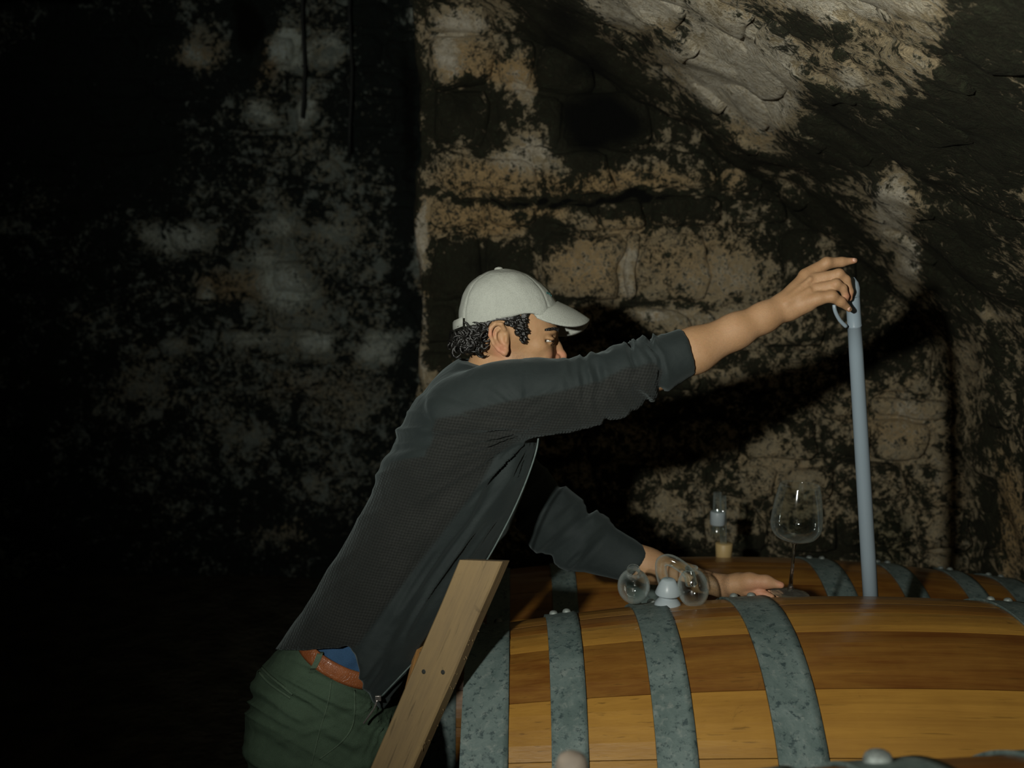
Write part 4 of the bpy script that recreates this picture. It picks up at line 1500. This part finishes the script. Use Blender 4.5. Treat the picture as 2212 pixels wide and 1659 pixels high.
# belt
ra = section(664, 1326, 846, 1420, 2.08, .150, 72, 2.3)
rb = section(650, 1352, 842, 1450, 2.08, .156, 72, 2.3)
def ring_scale(r, d):
    c = np.mean(r, 0)
    return [p + (p - c) / np.linalg.norm(p - c) * d for p in r]
mb = MB()
rl = [ring_scale(ra, .001), ring_scale(ra, .005), ring_scale([(a * .8 + b * .2) for a, b in zip(ra, rb)], .0065), ring_scale([(a * .2 + b * .8) for a, b in zip(ra, rb)], .0065), ring_scale(rb, .005), ring_scale(rb, .001)]
rl.append(rl[0])
mb.loft(rl, True, False)
belt = mb.build('belt', M['belt'], man); belt['label'] = 'brown leather belt'
bbv = bvh_of(belt)
for pts in ([(694, 1406), (688, 1424), (680, 1440), (674, 1452)],):
    p = []
    for x, y in catmull(pts, 5):
        l, nn = hit(bbv, x, y, .003)
        if l is None: l, nn = hit(tb, x, y, .003)
        if l is not None: p.append(l)
    if len(p) > 2:
        mb = MB()
        mb.loft([[q + Vector((-.006, 0, 0)), q + Vector((.006, 0, 0)), q + Vector((.006, .004, 0)), q + Vector((-.006, .004, 0))] for q in p])
        mb.build('belt_loop', M['seam'], trous, False)
# shoes
for x, y, Y in ((715, 2222, 2.0), (800, 2112, 2.18)):
    c = P(x, y, Y)
    vv = Vox((c.x - .14, Y - .08, -.01), (c.x + .26, Y + .08, .16), .006)
    vv.chain([Vector((c.x - .05, Y, .05)), Vector((c.x + .08, Y, .045)), Vector((c.x + .17, Y, .035))], [.048, .044, .034], .02)
    vv.cone((c.x - .02, Y, .08), (c.x - .02, Y, .11), .05, .048, .02)
    a, q = vv.mesh(); a[:, 2] = np.maximum(a[:, 2], .004)
    np_obj('shoe', a, outward(a, q), M['shoe'], man)

# ------------------------------------------------------------------ things on the barrels
def on_barrel(x, y, B, rr, front=True):
    """where the sight line through a pixel comes down on a barrel"""
    Y = 1.5
    best = None
    for k in range(400):
        Yk = B.y - .45 + .9 * k / 399
        p = P(x, y, Yk)
        r = rr(max(-.8, min(.8, p.x - B.x)))
        g = math.hypot(p.y - B.y, p.z - B.z) - r
        if best is None or g < best[0]: best = (g, p)
        if g <= 0: return p
    return best[1]


# sampling tube held by the hand
YT = 2.0
t0, t1 = P(1842, 640, YT), P(1881, 1296, 2.165)
tax = (t1 - t0).normalized()
Lt = (t1 - t0).length + .22
thief = empty('sampling_tube', t1, 'long milky plastic sampling tube dipped into the barrel, held up by the hand', 'tube')
ro = lambda h: px2(1842, 640, YT, 14.8) + (px2(1881, 1290, YT, 17.0) - px2(1842, 640, YT, 14.8)) * h / .66
hs = [0, .03, .06, .061, .0635, .064, .12, .2, .3, .4, .5, .6, Lt]
pr = [(ro(h) + (.0006 if h == .061 or h == .0635 else 0), h) for h in hs]
pr = pr + [(r - .0022, h) for r, h in reversed(pr)] + [pr[0]]
MB().lathe(pr, t0, tax, 40).build('tube_shaft', M['milky'], thief)
# slanted flattened tip
rings = []
for f, w_, x_, y_ in ((0, 15, 1842, 642), (.5, 14, 1843.5, 622), (1, 9.5, 1845, 610), (1.2, 5, 1841, 599)):
    c = P(x_, y_, YT); r = px2(x_, y_, YT, w_)
    rings.append([c + Vector((math.cos(a) * r, math.sin(a) * r * (1 - .55 * min(f, 1)), .0)) for a in [2 * math.pi * k / 20 for k in range(20)]])
MB().loft(rings).build('tube_tip', M['milky'], thief)
lp = catmull([(1828, 706, YT - .002), (1813, 690, YT - .006), (1803, 668, YT - .01), (1803, 645, YT - .006), (1814, 626, YT), (1834, 618, YT)], 6)
MB().tube([P(*q) for q in lp], px2(1810, 660, YT, 4.2), 10).build('finger_loop', M['milky'], thief)

# wine glass on the barrel, held by its foot
gb = P(1706, 1283, 2.145)
gaxis = (P(1729, 1040, 2.15) - gb).normalized()
u = mpp(1706, 1283, 2.145)
H = (P(1727, 1046, 2.15) - gb).length
wt = .0011
out = [(.002, 0), (41 * u, .0015), (41.5 * u, .003), (25 * u, .0055), (10 * u, .010), (4.2 * u, .02), (3.4 * u, .05), (3.3 * u, .085), (4 * u, .106), (6.5 * u, .115)]
hb0 = .1165
bowl_out = [(8 * u, hb0), (22 * u, hb0 + .004), (40 * u, hb0 + .012), (51 * u, hb0 + .026), (54 * u, hb0 + .042), (53 * u, hb0 + .065), (48.5 * u, hb0 + .10), (42 * u, H)]
glass = empty('wine_glass', gb, 'empty clear long-stemmed wine glass tilted on the barrel beside the hand', 'glass')
bo = catmull(bowl_out, 5)
prof_g = [tuple(q) for q in bo] + [(max(r - wt, .0004), h + (wt * .8 if i < 8 else 0)) for i, (r, h) in reversed(list(enumerate(bo)))]
prof_g = [(.0004, hb0)] + prof_g + [(.0004, hb0 + .003)]
MB().lathe(prof_g, gb, gaxis, 64).build('bowl', M['glass'], glass)
MB().lathe([(.0003, 0), (40 * u, 0), (41.5 * u, .0012), (40 * u, .0028), (25 * u, .0055), (11 * u, .010), (.0003, .012)], gb, gaxis, 40).build('foot', M['glass'], glass)
MB().lathe([(.0003, .004), (9 * u, .008), (4.6 * u, .02)] + out[6:] + [(6.5 * u, hb0), (.0003, hb0)], gb, gaxis, 24).build('stem', M['solid_glass'], glass)


def hollow_bulb(c, axis, ln, r, neck_r, neck_len, wall=.0016, seg=36):
    """blown glass bulb with an open neck along its axis"""
    pr = []
    for a in np.linspace(.03, math.pi * .86, 18):
        pr.append((r * math.sin(a), -ln * math.cos(a)))
    rr_, hh = pr[-1]
    pr += [(neck_r, ln * .98), (neck_r, ln + neck_len * .5), (neck_r, ln + neck_len - .002), (neck_r + .0012, ln + neck_len)]
    inner = [(max(q - wall, .0003), h + (wall if h < 0 else 0)) for q, h in pr]
    return MB().lathe([(.0003, -ln)] + pr + list(reversed(inner)) + [(.0003, -ln + wall)], c, axis, seg)


# glass airlock lying on top of the barrel
YA = on_barrel(1440, 1312, B1, rr1).y - .02
air = empty('glass_airlock', P(1435, 1300, YA), 'clear blown glass airlock with two bulbs lying on the barrel in front of the forearm', 'airlock')
k_ = mpp(1430, 1270, YA)
hollow_bulb(P(1369, 1266, YA - .005), Vector((-.10, -.66, .74)), 46 * k_, 35 * k_, 13 * k_, .022).build('bulb', M['thick_glass'], air)
hollow_bulb(P(1497, 1270, YA - .005), Vector((-.12, -.20, .97)), 45 * k_, 34 * k_, 13 * k_, .004).build('bulb', M['thick_glass'], air)


def hollow_tube(pts, r, wall, seg=16):
    pts = [Vector(p) for p in pts]
    m = MB()
    m.tube(pts, r, seg, False)
    m.tube(pts, r - wall, seg, False)
    n = len(pts) * seg
    fs = []
    for e in (0, len(pts) - 1):
        for j in range(seg):
            q = (j + 1) % seg
            fs.append((e * seg + j, e * seg + q, n + e * seg + q, n + e * seg + j))
    m.f += fs
    return m


bend = catmull([(1494, 1262, YA - .014), (1487, 1238, YA - .016), (1468, 1221, YA - .012), (1446, 1210, YA - .004), (1430, 1214, YA + .002), (1428, 1232, YA + .006), (1433, 1254, YA + .01), (1440, 1274, YA + .012)], 6)
hollow_tube([P(*q) for q in bend], 13 * k_, .0016).build('bent_tube', M['thick_glass'], air)
low_ = catmull([(1392, 1284, YA), (1420, 1289, YA + .01), (1448, 1289, YA + .01), (1474, 1286, YA)], 5)
MB().lathe([(q * k_, h * k_) for q, h in ((.3, 0), (29, 0), (30, 3), (27, 13), (19, 22), (10, 27), (9, 31), (27, 32), (28, 35), (22, 50), (15, 64), (12, 66), (.3, 66))], P(1442, 1313, YA + .004), Vector((0, -.06, 1)), 36).build('silicone_bung', M['silicone'], air)

# airlock standing in the bung of the barrel behind
YB = 3.06
bz = B2.z + rr2(P(1562, 1190, YB).x - B2.x)
k2 = mpp(1562, 1190, YB)
ab = empty('tube_airlock', P(1563, 1205, YB), 'upright glass tube airlock in a tan bung on the barrel by the wall', 'airlock')
base = P(1563, 1211, YB)
MB().lathe([(.0003, -.02), (15.5 * k2, -.02), (18.5 * k2, 38 * k2), (17.5 * k2, 39 * k2), (.0003, 39 * k2)], base, (0, 0, 1), 30).build('bung', M['tan_bung'], ab)
hollow_tube([P(1563, 1180, YB), P(1562, 1120, YB), P(1561.5, 1072, YB)], 7.5 * k2, .0015).build('tall_tube', M['thick_glass'], ab)
hollow_tube([P(1548, 1150, YB - .004), P(1549, 1120, YB - .004), P(1550, 1064, YB - .004)], 9 * k2, .0014).build('side_tube', M['thick_glass'], ab)
MB().lathe([(15 * k2, 0), (16 * k2, .002), (16 * k2, 27 * k2), (15 * k2, 29 * k2), (9.2 * k2, 29 * k2), (9.2 * k2, 0), (15 * k2, 0)], P(1550, 1133, YB - .004), (0, 0, 1), 28).build('collar', M['silicone'], ab)
MB().lathe([(15 * k2, 0), (13 * k2, 22 * k2), (9.5 * k2, 27 * k2), (8.5 * k2, 27 * k2), (12 * k2, 21 * k2), (14 * k2, 0), (15 * k2, 0)], P(1549, 1160, YB - .004), (0, 0, 1), 28).build('cup', M['glass'], ab)
